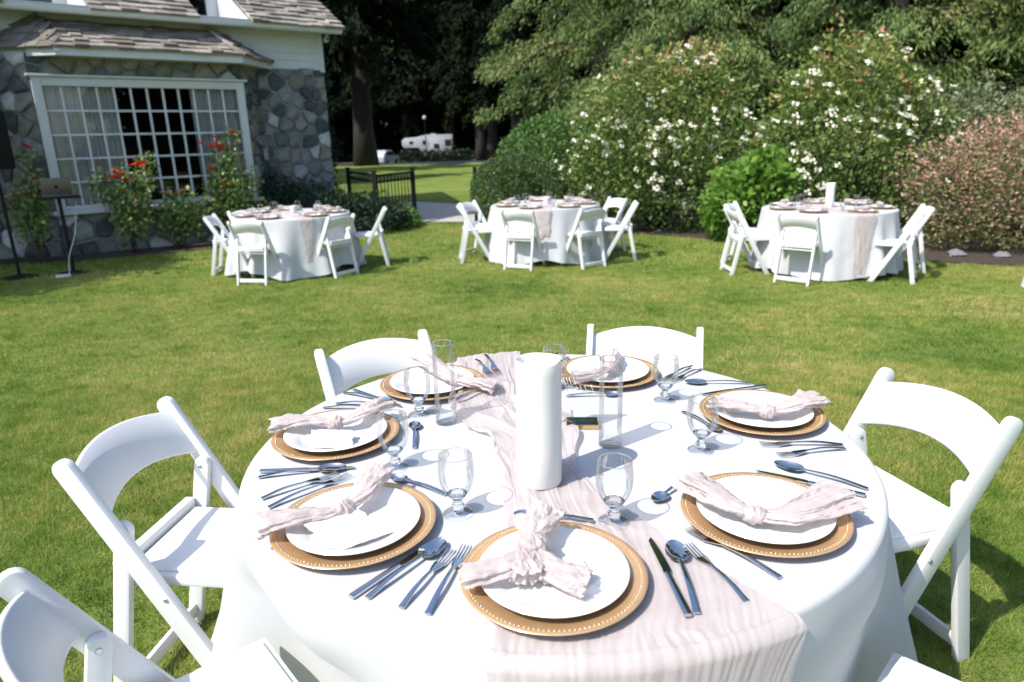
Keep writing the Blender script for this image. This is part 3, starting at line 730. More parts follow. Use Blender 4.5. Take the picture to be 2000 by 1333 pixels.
def stones(W, H, size, to3d, seed, gap=0.018, depth=0.05, region=None, skip=0.0):
    rg = np.random.default_rng(seed)
    pts = []
    tries = 0
    while tries < 4000:
        tries += 1
        q = (rg.uniform(0, W), rg.uniform(0, H))
        if region is not None and not region(q): continue
        d = size * rg.choice([0.7, 0.85, 1.0, 1.25], p=[0.2, 0.3, 0.3, 0.2])
        if all((q[0] - o[0]) ** 2 + (q[1] - o[1]) ** 2 > ((d + o[2]) / 2) ** 2 for o in pts): pts.append((q[0], q[1], d))
    for i, p in enumerate(pts):
        if rg.random() < skip: continue
        poly = [(0, 0), (W, 0), (W, H), (0, H)]
        for j, q in enumerate(pts):
            if i == j or abs(q[0] - p[0]) > 3 * size or abs(q[1] - p[1]) > 3 * size: continue
            a, b = q[0] - p[0], q[1] - p[1]; l = math.hypot(a, b); a /= l; b /= l
            poly = clip(poly, a, b, a * (p[0] + q[0]) / 2 + b * (p[1] + q[1]) / 2 - gap * rg.uniform(0.5, 1.6) / 2)
            if len(poly) < 3: break
        # drop tiny edges and jitter so the outlines are not straight cell borders
        if len(poly) < 3: continue
        pl = [poly[k] for k in range(len(poly)) if math.dist(poly[k], poly[k - 1]) > 0.025]
        if len(pl) < 3: continue
        cx, cyy = np.mean([v[0] for v in pl]), np.mean([v[1] for v in pl])
        ring = []
        for k in range(len(pl)):
            a, b = pl[k], pl[(k + 1) % len(pl)]
            ring.append((a[0] + (cx - a[0]) * 0.03, a[1] + (cyy - a[1]) * 0.03))
            ring.append(((a[0] + b[0]) / 2 + rg.uniform(-.008, .008), (a[1] + b[1]) / 2 + rg.uniform(-.008, .008)))
        n = len(ring); dp = depth * rg.uniform(0.5, 1.4)
        V = [to3d(x, y, -0.01) for x, y in ring]
        V += [to3d(cx + (x - cx) * 0.97, cyy + (y - cyy) * 0.97, dp * 0.6 + rg.uniform(-.004, .004)) for x, y in ring]
        V += [to3d(cx + (x - cx) * 0.86, cyy + (y - cyy) * 0.86, dp + rg.uniform(-.009, .009)) for x, y in ring]
        V.append(to3d(cx, cyy, dp * 1.05))
        F = [[k, (k + 1) % n, n + (k + 1) % n, n + k] for k in range(n)] + [[n + k, n + (k + 1) % n, 2 * n + (k + 1) % n, 2 * n + k] for k in range(n)]
        F += [[2 * n + k, 2 * n + (k + 1) % n, 3 * n] for k in range(n)]
        V = np.array(V); c0 = V.mean(0)
        obj('stone', mesh('stone', V - c0, F, True, 50), M['stone'], WALL, loc=c0)

stones(1.27, 2.76, 0.215, lambda x, y, d: (2.10 + x, 0.5 - d, y), 91, gap=0.020, skip=0.03)
stones(2.87, 0.60, 0.27, lambda x, y, d: (-1.16 + x, 0.0 - d, y), 92)
stones(2.87, 0.30, 0.25, lambda x, y, d: (-1.16 + x, 0.0 - d, 2.475 + y), 93)
c45 = math.hypot(0.45, 0.5)
stones(c45, 2.76, 0.22, lambda x, y, d: (1.70 + 0.45 * x / c45 + d * 0.5 / c45, 0.5 * x / c45 - d * 0.45 / c45, y), 94)
stones(math.hypot(.5, .5), 2.76, 0.24, lambda x, y, d: (-1.65 + x * 0.7071 - d * 0.7071, 0.5 - x * 0.7071 - d * 0.7071, y), 95)
stones(2.2, 2.76, 0.25, lambda x, y, d: (-3.85 + x, 0.5 - d, y), 96)

# interior behind the window
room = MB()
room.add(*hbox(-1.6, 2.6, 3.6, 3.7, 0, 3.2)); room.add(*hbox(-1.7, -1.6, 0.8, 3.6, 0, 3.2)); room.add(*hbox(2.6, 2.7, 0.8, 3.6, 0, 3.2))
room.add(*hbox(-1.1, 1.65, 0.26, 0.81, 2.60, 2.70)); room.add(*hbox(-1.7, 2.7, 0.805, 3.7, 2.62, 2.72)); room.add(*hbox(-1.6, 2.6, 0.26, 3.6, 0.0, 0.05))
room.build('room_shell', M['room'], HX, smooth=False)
for x0, x1, nf in ((-1.06, -0.12, 9), (0.93, 1.64, 7)):
    xs = np.linspace(x0, x1, 60)
    V = np.array([[x, 0.16 + 0.03 * math.sin((x - x0) / (x1 - x0) * nf * 6.28) + 0.012 * math.sin(x * 31 + z), z] for x in xs for z in (0.62, 1.1, 1.6, 2.1, 2.5)])
    tag(obj('curtain', mesh('curtain', V, gridfaces(60, 5)), M['curtain'], HX))

# window
WIN = empty('window', (0, 0, 0)); WIN.parent = HX
fr = MB()
fr.add(*hbox(-1.15, -1.03, -0.05, 0.10, 0.66, 2.46, 0.006)); fr.add(*hbox(1.60, 1.72, -0.05, 0.10, 0.66, 2.46, 0.006))
fr.add(*hbox(-1.03, 1.60, -0.045, 0.10, 2.345, 2.46, 0.006)); fr.add(*hbox(-1.03, 1.60, -0.045, 0.10, 0.66, 0.72, 0.006))
fr.build('frame', M['whitepaint'], WIN, sharp=30)
fr = MB(); fr.add(*hbox(-1.22, 1.79, -0.14, 0.12, 0.60, 0.658, 0.008)); fr.build('sill', M['whitepaint'], WIN, sharp=30)
fr = MB(); fr.add(*hbox(-1.20, 1.77, -0.09, 0.06, 2.462, 2.495, 0.006)); fr.build('head_trim', M['whitepaint'], WIN, sharp=30)
NC, NR = 12, 5
gx = np.linspace(-1.03, 1.60, NC + 1); gzz = np.linspace(0.72, 2.345, NR + 1)
for x in gx[1:-1]:
    b = MB(); b.add(*hbox(x - 0.016, x + 0.016, -0.015, 0.03, 0.72, 2.345, 0.004)); b.build('muntin', M['whitepaint'], WIN, sharp=30)
for z in gzz[1:-1]:
    b = MB(); b.add(*hbox(-1.03, 1.60, -0.012, 0.027, z - 0.015, z + 0.015, 0.004)); b.build('muntin', M['whitepaint'], WIN, sharp=30)
pw, ph = gx[1] - gx[0], gzz[1] - gzz[0]
PME = mesh('pane', [(-pw / 2, 0, -ph / 2), (pw / 2, 0, -ph / 2), (pw / 2, 0, ph / 2), (-pw / 2, 0, ph / 2)], [[0, 1, 2, 3]], smooth=False)
PME.materials.append(M['pane'])
for i in range(NC):
    for j in range(NR):
        obj('pane', PME, None, WIN, loc=((gx[i] + gx[i + 1]) / 2, 0.008, (gzz[j] + gzz[j + 1]) / 2), rot=(random.gauss(0, 0.006), 0, random.gauss(0, 0.006)))

# siding, trim, soffit, gutter
for k in range(5):
    z0 = 2.765 + k * 0.118
    b = MB(); b.add(*prism([(0.5, z0), (0.478, z0), (0.492, z0 + 0.122), (0.5, z0 + 0.122)], 'x', -3.0, 3.30)); b.build('siding_board', M['whitepaint'], HX, smooth=False)
b = MB(); b.add(*hbox(3.30, 3.385, 0.465, 0.56, 2.70, 3.345, 0.004)); b.build('corner_board', M['whitepaint'], HX, smooth=False)
b = MB(); b.add(*hbox(2.1, 3.30, 0.46, 0.5, 2.735, 2.763, 0.003)); b.build('trim_board', M['whitepaint'], HX, smooth=False)
b = MB(); b.add(*hbox(-5.0, 3.55, 0.12, 0.5, 3.345, 3.365)); b.build('soffit', M['whitepaint'], HX, smooth=False)
b = MB(); b.add(*prism([(0.12, 3.30), (0.06, 3.30), (0.03, 3.33), (0.025, 3.385), (0.04, 3.39), (0.045, 3.335), (0.065, 3.315), (0.12, 3.315)], 'x', -5.0, 3.57)); b.build('gutter', M['gutter'], HX, sharp=50)
CL = mesh('gutter_clip', *[np.array(a) if i == 0 else a for i, a in enumerate(box((0, 0, 0), (0.018, 0.09, 0.05)))], smooth=False); CL.materials.append(M['whitepaint'])
for x in np.arange(-1.5, 3.55, 0.155):
    if -1.2 < x < -0.35 or 1.25 < x < 2.0: continue
    obj('gutter_clip', CL, None, HX, loc=(x, 0.075, 3.385))
cm = MB(); cm.add(*lathe([(0.0, -0.05), (0.03, -0.045), (0.045, -0.02), (0.045, 0.02), (0.03, 0.045), (0.0, 0.05)], 16)); cm.add(*box((0, 0.04, 0.045), (0.05, 0.05, 0.04), 0.005))
cmo = cm.build('security_camera', M['whitepaint'], HX, loc=(3.43, 0.40, 3.24), rot=(R(80), 0, 0))
ln = MB(); ln.add(*lathe([(0.0, 0.052), (0.022, 0.052), (0.022, 0.03)], 12)); ln.build('lens', M['dark'], cmo)

# main roof: deck + shingles (slope 31 deg), with two inset dormers
RS = R(31); ct, st = math.cos(RS), math.sin(RS)
YE, ZE = 0.03, 3.405
def roofpt(x, l, h=0.0): return (x, YE + l * ct - h * st, ZE + l * st + h * ct)
ROOF = empty('main_roof'); ROOF.parent = HX
for x0, x1 in ((-5.0, -1.25), (-0.27, 1.21), (2.0, 3.62)):
    b = MB(); V = [roofpt(x0, 0, -.03), roofpt(x1, 0, -.03), roofpt(x1, 7, -.03), roofpt(x0, 7, -.03), roofpt(x0, 0, -.09), roofpt(x1, 0, -.09), roofpt(x1, 7, -.09), roofpt(x0, 7, -.09)]
    b.add(V, [[0, 1, 2, 3], [7, 6, 5, 4], [0, 4, 5, 1], [1, 5, 6, 2], [3, 2, 6, 7], [0, 3, 7, 4]]); b.build('roof_deck', M['deck'], ROOF, smooth=False)
for x0, x1 in ((-1.25, -0.27), (1.21, 2.0)):
    b = MB(); V = [roofpt(x0, 1.9, -.03), roofpt(x1, 1.9, -.03), roofpt(x1, 7, -.03), roofpt(x0, 7, -.03), roofpt(x0, 1.9, -.09), roofpt(x1, 1.9, -.09), roofpt(x1, 7, -.09), roofpt(x0, 7, -.09)]
    b.add(V, [[0, 1, 2, 3], [7, 6, 5, 4], [0, 4, 5, 1], [1, 5, 6, 2], [3, 2, 6, 7], [0, 3, 7, 4]]); b.build('roof_deck', M['deck'], ROOF, smooth=False)
SV, SF = prism([(0, 0), (0, 0.022), (0.26, 0.006), (0.26, 0.0)], 'x', -0.5, 0.5)   # unit-width shingle, butt at y=0
SV = np.array(SV)
SME = [mesh('shingle', SV * np.array([1, 1 + 0.05 * k, 1 + 0.3 * k]) , SF, smooth=False) for k in range(3)]
for s_ in SME: s_.materials.append(M['shingle'])
def shingle_run(parent, x0, x1, place, rot, wlo=0.12, whi=0.24):
    x = x0
    while x < x1 - 0.03:
        w = min(random.uniform(wlo, whi), x1 - x)
        o = obj('shingle', random.choice(SME), None, parent, loc=place(x + w / 2, random.uniform(-0.012, 0.012)), rot=rot)
        o.scale = (w - 0.010, 1, random.uniform(1.1, 2.0)); x += w
for k in range(9):
    l = -0.05 + k * 0.155
    for x0, x1 in ((-1.9, -1.25), (-0.27, 1.21), (2.0, 3.62)):
        shingle_run(ROOF, x0, x1, lambda x, e, l=l: roofpt(x, l + e, -0.024 + 0.006), (RS - R(1.5), 0, 0), 0.14, 0.27)
for xc, x0 in ((2.0, 1.21), (-0.27, -1.25)):
    b = MB(); b.add(*prism([(0.10, 3.37), (1.75, 3.37), (1.75, 3.37 + 1.66 * math.tan(RS)), (0.10, 3.405)], 'x', xc - 0.03, xc - 0.002)); b.build('dormer_cheek', M['whitepaint'], ROOF, smooth=False)
    b = MB(); b.add(*hbox(x0, xc - 0.03, 1.45, 1.55, 3.3, 4.4)); b.build('dormer_wall', M['whitepaint'], ROOF, smooth=False)
    b = MB(); b.add(*hbox(x0, xc - 0.03, 0.13, 1.45, 3.37, 3.385)); b.build('dormer_floor', M['gutter'], ROOF, smooth=False)
    b = MB(); b.add(*hbox(x0 + 0.12, xc - 0.24, 1.43, 1.448, 3.5, 4.3)); b.build('dormer_window', M['pane'], ROOF, smooth=False)
    b = MB(); b.add(*hbox(x0 + 0.10, xc - 0.22, 1.449, 1.452, 3.48, 4.32)); b.build('dormer_gloom_panel', M['dark'], ROOF, smooth=False)  # dark panel added to stand in for the unlit room behind the glass
    b = MB(); b.add(*hbox(x0 - 0.02, xc, 0.028, 0.125, 3.392, 3.412)); b.build('dormer_flashing', M['whitepaint'], ROOF, smooth=False)

# bay roof with its own fascia and shingles
BAY = empty('bay_roof'); BAY.parent = HX
FL, FR, EL, ER = (-0.83, -0.35), (1.64, -0.35), (-1.62, 0.5), (2.43, 0.5)
TL, TR = (-0.95, 0.5), (1.52, 0.5)
zf, ztop = 2.83, 3.26
b = MB()
b.add([(*FL, zf), (*FR, zf), (*TR, ztop), (*TL, ztop), (*ER, zf), (*EL, zf), (*FL, zf - .03), (*FR, zf - .03), (*ER, zf - .03), (*EL, zf - .03)],
      [[0, 1, 2, 3], [1, 4, 2], [5, 0, 3], [9, 8, 7, 6]])
b.build('roof_deck', M['deck'], BAY, smooth=False)
def fasc(p, q, name):
    b = MB(); d = np.array(q) - np.array(p); l = np.linalg.norm(d); d /= l; nn = np.array([d[1], -d[0]])
    P4 = [np.array(p) + nn * 0.012 - d * 0.0, np.array(q) + nn * 0.012, np.array(q) - nn * 0.02, np.array(p) - nn * 0.02]
    b.add(*prism([tuple(x) for x in P4], 'z', 2.715, 2.835)); b.build(name, M['whitepaint'], BAY, smooth=False)
fasc(FL, FR, 'fascia'); fasc(FR, ER, 'fascia'); fasc(EL, FL, 'fascia')
sof = MB(); sof.add([(*FL, 2.72), (*FR, 2.72), (*ER, 2.72), (*EL, 2.72)], [[3, 2, 1, 0]]); sof.build('soffit', M['whitepaint'], BAY, smooth=False)
bl = math.hypot(0.85, ztop - zf); bs_, bc_ = (ztop - zf) / bl, 0.85 / bl; BA = math.asin(bs_)
for k in range(6):
    l = -0.06 + k * 0.155; f = max(l, 0) / bl
    shingle_run(BAY, FL[0] + (TL[0] - FL[0]) * f - 0.02, FR[0] + (TR[0] - FR[0]) * f + 0.03,
                lambda x, e, l=l: (x, -0.35 + (l + e) * bc_ - 0.004 * bs_, zf + (l + e) * bs_ + 0.006), (BA - R(1.5), 0, 0), 0.13, 0.24)
def hip(P, Q, T, n):
    P, Q, T = [np.array(v, float) for v in (P, Q, T)]
    along = (Q - P); la = np.linalg.norm(along); ax = along / la
    up = T - P; up -= ax * (up @ ax); lu = np.linalg.norm(up); upn = up / lu
    nrm = np.cross(ax, upn); tx = (T - P) @ ax
    Rm = Matrix((ax, upn, nrm)).transposed().to_euler()
    for k in range(n):
        l = -0.05 + k * 0.155; f = max(0, l) / lu
        if f > 0.93: break
        x0, x1 = tx * f, la + (tx - la) * f
        shingle_run(BAY, x0 - 0.02, x1, lambda x, e, l=l: tuple(P + ax * x + upn * (l + e) + nrm * 0.006), Rm, 0.12, 0.22)
hip((*FR, zf), (*ER, zf), (*TR, ztop), 6)
hip((*EL, zf), (*FL, zf), (*TL, ztop), 6)
b = MB(); b.add(*box((-0.80, -0.37, 2.775), (0.09, 0.02, 0.035), 0.004)); b.build('eave_lamp', M['whitepaint'], BAY)

# ------------------------------------------------------------------ fence, gate, far things
def bar(mb, p, q, w, d=None):
    p, q = Vector(p), Vector(q); v = q - p; l = v.length
    mb.add(*box((p + q) / 2, (w, d or w, l), 0, 1, v.to_track_quat('Z', 'Y').to_matrix()))

def fence_panel(name, a, b, h, npick, label, cat, group=None, posts=(True, True)):
    t = far(empty(name, (a[0], a[1], 0), 0, label, cat, group))
    d = np.array([b[0] - a[0], b[1] - a[1], 0.0])
    def P(f, z): return tuple(d * f + np.array([0, 0, z]))
    for f, on in ((0, posts[0]), (1, posts[1])):
        if on:
            m = MB(); bar(m, P(f, 0), P(f, h + 0.04), 0.07); m.add(*box(P(f, h + 0.05), (0.085, 0.085, 0.02), 0.004)); m.build('post', M['black'], t, smooth=False)
    for z in (0.12, h - 0.14, h - 0.03):
        m = MB(); bar(m, P(0, z), P(1, z), 0.035, 0.04); m.build('rail', M['black'], t, smooth=False)
    for k in range(npick):
        m = MB(); f = (k + 0.7) / (npick + 0.4); bar(m, P(f, 0.06), P(f, h - 0.01), 0.016); m.build('picket', M['black'], t, smooth=False)
    return t
fence_panel('iron_gate', (-1.81, 13.56), (-2.33, 12.42), 0.95, 11, 'open black iron garden gate with thick post beside the path', 'gate')
fence_panel('iron_fence', (-2.45, 12.9), (-3.2, 14.3), 0.95, 12, 'black iron fence between the gate and the house corner', 'fence', posts=(False, True))
fence_panel('gate_post_fence', (-0.6, 13.0), (0.6, 13.25), 0.95, 9, 'black iron post and fence half hidden by the clipped hedge', 'fence')

M['rvwhite'] = mat('white_camper_skin', (0.42, 0.44, 0.46), (0.34, 0.36, 0.385), rough=0.4, scale=0.6)
M['rvglass'] = mat('tinted_camper_glass', (0.02, 0.025, 0.03), rough=0.12)
M['rubber'] = mat('black_rubber', (0.02, 0.02, 0.02), rough=0.85)
y0 = 95.0; zb = float(gz(y0)) + 0.014
rv = empty('camper_trailer', (-10.4, y0, zb), R(4), 'long white camper trailer parked beyond the road', 'camper')
b = MB(); b.add(*prism([(-3.4, 2.05), (-3.15, 1.75), (-1.2, 1.75), (-1.0, 0.7), (3.2, 0.7), (3.25, 3.35), (-0.3, 3.35), (-1.4, 3.1), (-3.0, 3.0), (-3.4, 2.7)], 'y', 0, 2.4, 0.06)); b.build('body', M['rvwhite'], rv, sharp=30)
b = MB(); b.add(*box((1.6, -0.03, 2.0), (2.9, 0.12, 1.9), 0.03)); b.build('slide_out', M['rvwhite'], rv, sharp=30)
for x, z, w, h, yy in ((0.35, 2.2, 0.5, 0.7, -0.02), (2.6, 2.3, 0.75, 0.8, -0.1), (-0.5, 2.4, 0.45, 0.5, -0.02), (-2.2, 2.4, 0.5, 0.35, -0.02), (1.1, 1.9, 0.7, 0.6, -0.1)):
    b = MB(); b.add(*box((x, yy, z), (w, 0.04, h), 0.01)); b.build('window', M['rvglass'], rv)
for x in (1.0, 1.85):
    b = MB(); V, F = lathe([(0.0, -0.1), (0.2, -0.1), (0.36, -0.09), (0.38, 0.0), (0.36, 0.09), (0.2, 0.1), (0.0, 0.1)], 20); b.add([(v[0] + x, v[2] + 0.15, v[1] + 0.38) for v in V], F); b.build('wheel', M['rubber'], rv)
b = MB(); b.add(*box((-2.3, 1.2, 0.87), (0.12, 0.12, 1.74))); b.build('jack_leg', M['dark'], rv); b = MB(); b.add(*box((0.7, 1.2, 3.42), (0.7, 0.7, 0.16), 0.05)); b.build('roof_vent', M['rvwhite'], rv)

y0 = 84.0; zb = float(gz(y0)) + 0.014
cr = empty('parked_car', (-14.3, y0, zb), R(75), 'small white parked car beyond the road beside the big fir trunk', 'car')
b = MB(); b.add(*prism([(-2.1, 0.35), (2.1, 0.35), (2.15, 0.75), (1.9, 0.98), (1.0, 1.08), (0.35, 1.62), (-1.3, 1.68), (-2.0, 1.2), (-2.15, 0.8)], 'y', -0.85, 0.85, 0.12, 3)); b.build('body', M['rvwhite'], cr, sharp=40)
for s_ in (-0.86, 0.86):
    b = MB(); b.add(*prism([(-1.6, 1.1), (0.75, 1.1), (0.25, 1.5), (-1.2, 1.54)], 'y', s_ - 0.01, s_ + 0.01)); b.build('window', M['rvglass'], cr)
b = MB(); V, F = prism([(1.02, 1.09), (0.42, 1.57), (0.38, 1.55), (0.98, 1.07)], 'y', -0.68, 0.68); b.add(V, F); b.build('windscreen', M['rvglass'], cr)
for x in (-1.3, 1.3):
    for s_ in (-0.78, 0.78):
        b = MB(); V, F = lathe([(0.0, -0.1), (0.2, -0.1), (0.31, -0.09), (0.33, 0.0), (0.31, 0.09), (0.2, 0.1), (0.0, 0.1)], 20); b.add([(v[0] + x, v[2] + s_, v[1] + 0.33) for v in V], F); b.build('wheel', M['rubber'], cr)

mb = MB()
rg_ = np.random.default_rng(77)
hd = empty('low_hedge', (-8.6, 90.5, float(gz(90.5))), 0, 'low dark hedge in front of the white camper', 'hedge')
P_, N_, d_ = blob_points([(x, 0, 0.75, 0.8, 0.6, 0.85) for x in np.arange(-4.4, 4.6, 0.9)], 5000, rg_, 0.5, 0.25)
V_, F_ = leaves(P_, N_, 0.22, 0.6, 0.7, 0.1, rg_); obj('crown', mesh('crown', V_, F_, smooth=False, tint=rg_.random(len(P_)) * 0.6), M['juniper'], hd)
stems(hd, (0, 0, 0), [(x, 0, 0.6) for x in (-3, -1, 1, 3)], r=0.05)
yl = 90.0; zl = float(gz(yl)) + 0.014
lp = empty('street_lamp', (-10.1, yl, zl), 0, 'thin lamp post with white globe above the camper', 'lamp')
b = MB(); b.add(*tube([(0, 0, 0), (0, 0, 0.4), (0, 0, 5.1)], [0.1, 0.06, 0.05], 8)); b.build('pole', M['dark'], lp)
b = MB(); b.add(*lathe([(0.0, 5.08), (0.12, 5.1), (0.22, 5.22), (0.25, 5.36), (0.2, 5.52), (0.1, 5.6), (0, 5.62)], 16)); b.build('globe', M['rvwhite'], lp)

# laptop on its stand, loudspeaker
M['alu'] = mat('champagne_aluminium', (0.17, 0.158, 0.138), (0.155, 0.145, 0.127), rough=0.45, metal=0.5, scale=3)
la = R(36)
lx, ly = -5.52, 8.70
st_ = empty('laptop_stand', (lx, ly, 0), la, 'black stand with tray holding the laptop in front of the roses', 'stand')
far(st_)
b = MB(); b.add(*tube([(0, 0, 0.0), (0, 0, 0.93)], 0.022, 10)); b.build('pole', M['black'], st_)
b = MB(); b.add(*box((0, 0.05, 0.94), (0.46, 0.36, 0.024), 0.005)); b.build('tray', M['black'], st_)
b = MB(); b.add(*lathe([(0.0, 0.03), (0.05, 0.03), (0.17, 0.012), (0.175, 0.0), (0.0, 0.0)], 24)); b.build('foot_plate', M['black'], st_)
lt = empty('laptop', (lx, ly, 0.953), la, 'open silver gold laptop on the black stand, lid towards the lawn', 'laptop')
far(lt)
b = MB(); b.add(*box((0, 0.12, 0.008), (0.32, 0.225, 0.015), 0.004)); b.build('keyboard_base', M['alu'], lt)
LM = Matrix.Rotation(R(-17), 4, 'X')
lid = MB(); lid.add(*box((0, 0, 0), (0.32, 0.007, 0.215), 0.003)); LO = lid.build('lid', M['alu'], lt, loc=(0, 0.02, 0.12), rot=(R(14), 0, 0))
th = np.linspace(0, 2 * np.pi, 40, endpoint=False)
lg = [(0.021 * math.cos(a) * (1 + 0.10 * math.cos(2 * a)) , 0.022 * math.sin(a) * (1 - 0.12 * abs(math.cos(a)) ** 6) - 0.002 + (0.004 * abs(math.sin(a)) ** 8 * -1 if math.sin(a) > 0 else 0)) for a in th]
lg = [(x - 0.007 * math.exp(-((y - 0.004) / 0.007) ** 2) if x > 0.012 else x, y) for x, y in lg]
b = MB(); b.add(*prism(lg, 'y', -0.0052, -0.0036)); b.add(*prism([(0.001, 0.023), (0.004, 0.030), (0.010, 0.033), (0.008, 0.027)], 'y', -0.0052, -0.0036)); b.build('emblem', M['dark'], LO, smooth=False)
M['cable'] = mat('pale_cable', (0.50, 0.53, 0.52), rough=0.5)
cp = [(-5.40, 8.86, 0.94), (-5.41, 8.82, 0.80), (-5.43, 8.74, 0.5), (-5.50, 8.64, 0.22), (-5.50, 8.58, 0.03), (-5.47, 8.50, 0.015), (-5.44, 8.36, 0.02)]
ts = np.linspace(0, len(cp) - 1, 40); cpa = np.array(cp)
def catmull(P, n):
    P = np.asarray(P, float); Q = np.vstack([2 * P[0] - P[1], P, 2 * P[-1] - P[-2]]); out = []
    for i in range(len(P) - 1):
        t = np.linspace(0, 1, n, endpoint=False)[:, None]; a, b_, c, d = Q[i:i + 4]
        out.append(0.5 * (2 * b_ + (c - a) * t + (2 * a - 5 * b_ + 4 * c - d) * t ** 2 + (3 * b_ - a - 3 * c + d) * t ** 3))
    return np.vstack(out + [P[-1:]])
b = MB(); b.add(*tube(catmull(cp, 6), 0.006, 6)); tag(far(b.build('power_cable', M['cable'], None)), 'pale cable hanging from the laptop stand to the lawn', 'cable')
b = MB(); b.add(*box((0, 0, 0.022), (0.16, 0.055, 0.035), 0.008)); tag(far(b.build('power_adapter', M['whitepaint'], None, loc=(-5.42, 8.33, 0.012), rot=(0, 0, 0.6))), 'white power adapter lying on the shaded lawn', 'adapter')
sp = empty('loudspeaker', (-6.16, 8.42, 0), R(36), 'black loudspeaker on a pole stand at the left edge', 'loudspeaker')
far(sp)
b = MB(); b.add(*box((0.12, 0, 1.63), (0.40, 0.36, 0.66), 0.02)); b.build('cabinet', M['dark'], sp, sharp=30)
b = MB(); b.add(*tube([(0.12, 0, 0.02), (0.12, 0, 1.3)], 0.02, 8)); b.build('pole', M['black'], sp)
b = MB(); b.add(*lathe([(0.0, 0.035), (0.05, 0.035), (0.2, 0.012), (0.205, 0.0), (0.0, 0.0)], 24)); V_ = np.concatenate(b.V); b.V = [V_ + np.array([0.12, 0, 0])]; b.build('foot_plate', M['black'], sp)

# ------------------------------------------------------------------ folding chair
def rail_profile(p, q, w, round_q=True):
    """strip from p (foot) to q in the yz plane with a rounded end at q and a floor cut at p"""
    p, q = np.array(p, float), np.array(q, float); d = (q - p) / np.linalg.norm(q - p); n = np.array([-d[1], d[0]])
    k = w / 2 / abs(n[0])                      # horizontal half width at the floor
    pts = [(p[0] - k, p[1]), (p[0] + k, p[1])] if n[0] > 0 else [(p[0] - k, p[1]), (p[0] + k, p[1])]
    e = q - d * w / 2
    arc = [e + (w / 2) * (math.cos(a) * n * -1 * np.sign(n[0]) * -1 + math.sin(a) * d) for a in np.linspace(0, math.pi, 9)]
    return pts + [tuple(a) for a in arc]

def make_chair():
    t = empty('folding_chair')
    for s in (-1, 1):
        x = 0.2145 * s
        b = MB(); b.add(*prism(rail_profile((0.205, 0.0), (-0.225, 0.785), 0.054), 'x', x - 0.0125, x + 0.0125, 0.004)); b.build('side_rail', M['resin'], t, sharp=26)
        x = 0.188 * s
        b = MB(); b.add(*prism(rail_profile((-0.225, 0.0), (-0.104, 0.605), 0.046), 'x', x - 0.0115, x + 0.0115, 0.0035)); b.build('rear_leg', M['resin'], t, sharp=26)
        for (yy, zz) in ((-0.112, 0.578), (0.0, 0.405)):
            b = MB(); V, F = lathe([(0.0, 0.0025), (0.005, 0.0025), (0.0065, 0.001), (0.0065, -0.004)], 12)
            xo = (0.2275 if zz < 0.5 else 0.176) * s; sg = s if zz < 0.5 else -s
            b.add([(xo + v[2] * sg, yy + v[0], zz + v[1]) for v in V], F); b.build('screw', M['screw'], t)
    # seat with raised rear lip and inset pad
    b = MB(); b.add(*box((0, 0.015, 0.425), (0.352, 0.375, 0.03), 0.006, 2)); SE = b.build('seat', M['resin'], t, sharp=26)
    b = MB(); b.add(*box((0, 0.025, 0.4445), (0.315, 0.325, 0.014), 0.006, 3)); b.build('seat_pad', M['vinyl'], SE, sharp=50)
    b = MB(); b.add(*box((0, -0.160, 0.452), (0.35, 0.030, 0.046), 0.006, 2)); b.build('seat_lip', M['resin'], SE, sharp=26)
    b = MB(); b.add(*box((0, -0.214, 0.055), (0.354, 0.016, 0.045), 0.004)); b.build('stretcher', M['resin'], t, sharp=26)
    b = MB(); b.add(*tube([(-0.205, 0.145, 0.11), (0.205, 0.145, 0.11)], 0.011, 10)); b.build('stretcher', M['resin'], t, sharp=60)
    b = MB(); b.add(*tube([(-0.178, -0.148, 0.385), (0.178, -0.148, 0.385)], 0.009, 10)); b.build('stretcher', M['resin'], t, sharp=60)
    # curved backrest panel following the rails
    nx, nz = 25, 5; V = []
    sl = (-0.225 - 0.205) / 0.785
    def sheetpt(x, f, off):
        q = x / 0.205
        zt = 0.772 - 0.030 * q * q; zb = 0.648 - 0.036 * q * q
        z = zb + (zt - zb) * f
        y = 0.205 + sl * z - 0.034 * (1 - q * q) - 0.002
        return (x, y + off * 0.88, z + off * 0.45)
    xs = np.linspace(-0.205, 0.205, nx)
    th_ = 0.0075
    ring = [(f, -th_) for f in (0.0, 0.03, 0.5, 0.97, 1.0)] ; ring = [(0.02, -th_), (0.5, -th_), (0.98, -th_), (1.012, -th_ * 0.4), (1.012, th_ * 0.4), (0.98, th_), (0.5, th_), (0.02, th_), (-0.012, th_ * 0.4), (-0.012, -th_ * 0.4)]
    for x in xs:
        for f, o in ring: V.append(sheetpt(x, f, o))
    n = len(ring); F = [[i * n + j, (i + 1) * n + j, (i + 1) * n + (j + 1) % n, i * n + (j + 1) % n] for i in range(nx - 1) for j in range(n)]
    b = MB(); b.add(V, F); b.build('backrest', M['resin'], t, sharp=60)
    return t
CHAIR = make_chair(); chair_used = [False]
def place_chair(mx, my, az, label, group):
    """mx,my: ground point below the middle of the backrest top; az: compass direction it faces"""
    c = CHAIR if not chair_used[0] else copy_tree(CHAIR)
    chair_used[0] = True
    d = np.array([math.sin(R(az)), math.cos(R(az))])
    c.location = (mx + d[0] * 0.215, my + d[1] * 0.215, float(gz(my)))
    c.rotation_euler = (0, 0, -R(az))
    return tag(c, label, 'chair', group)

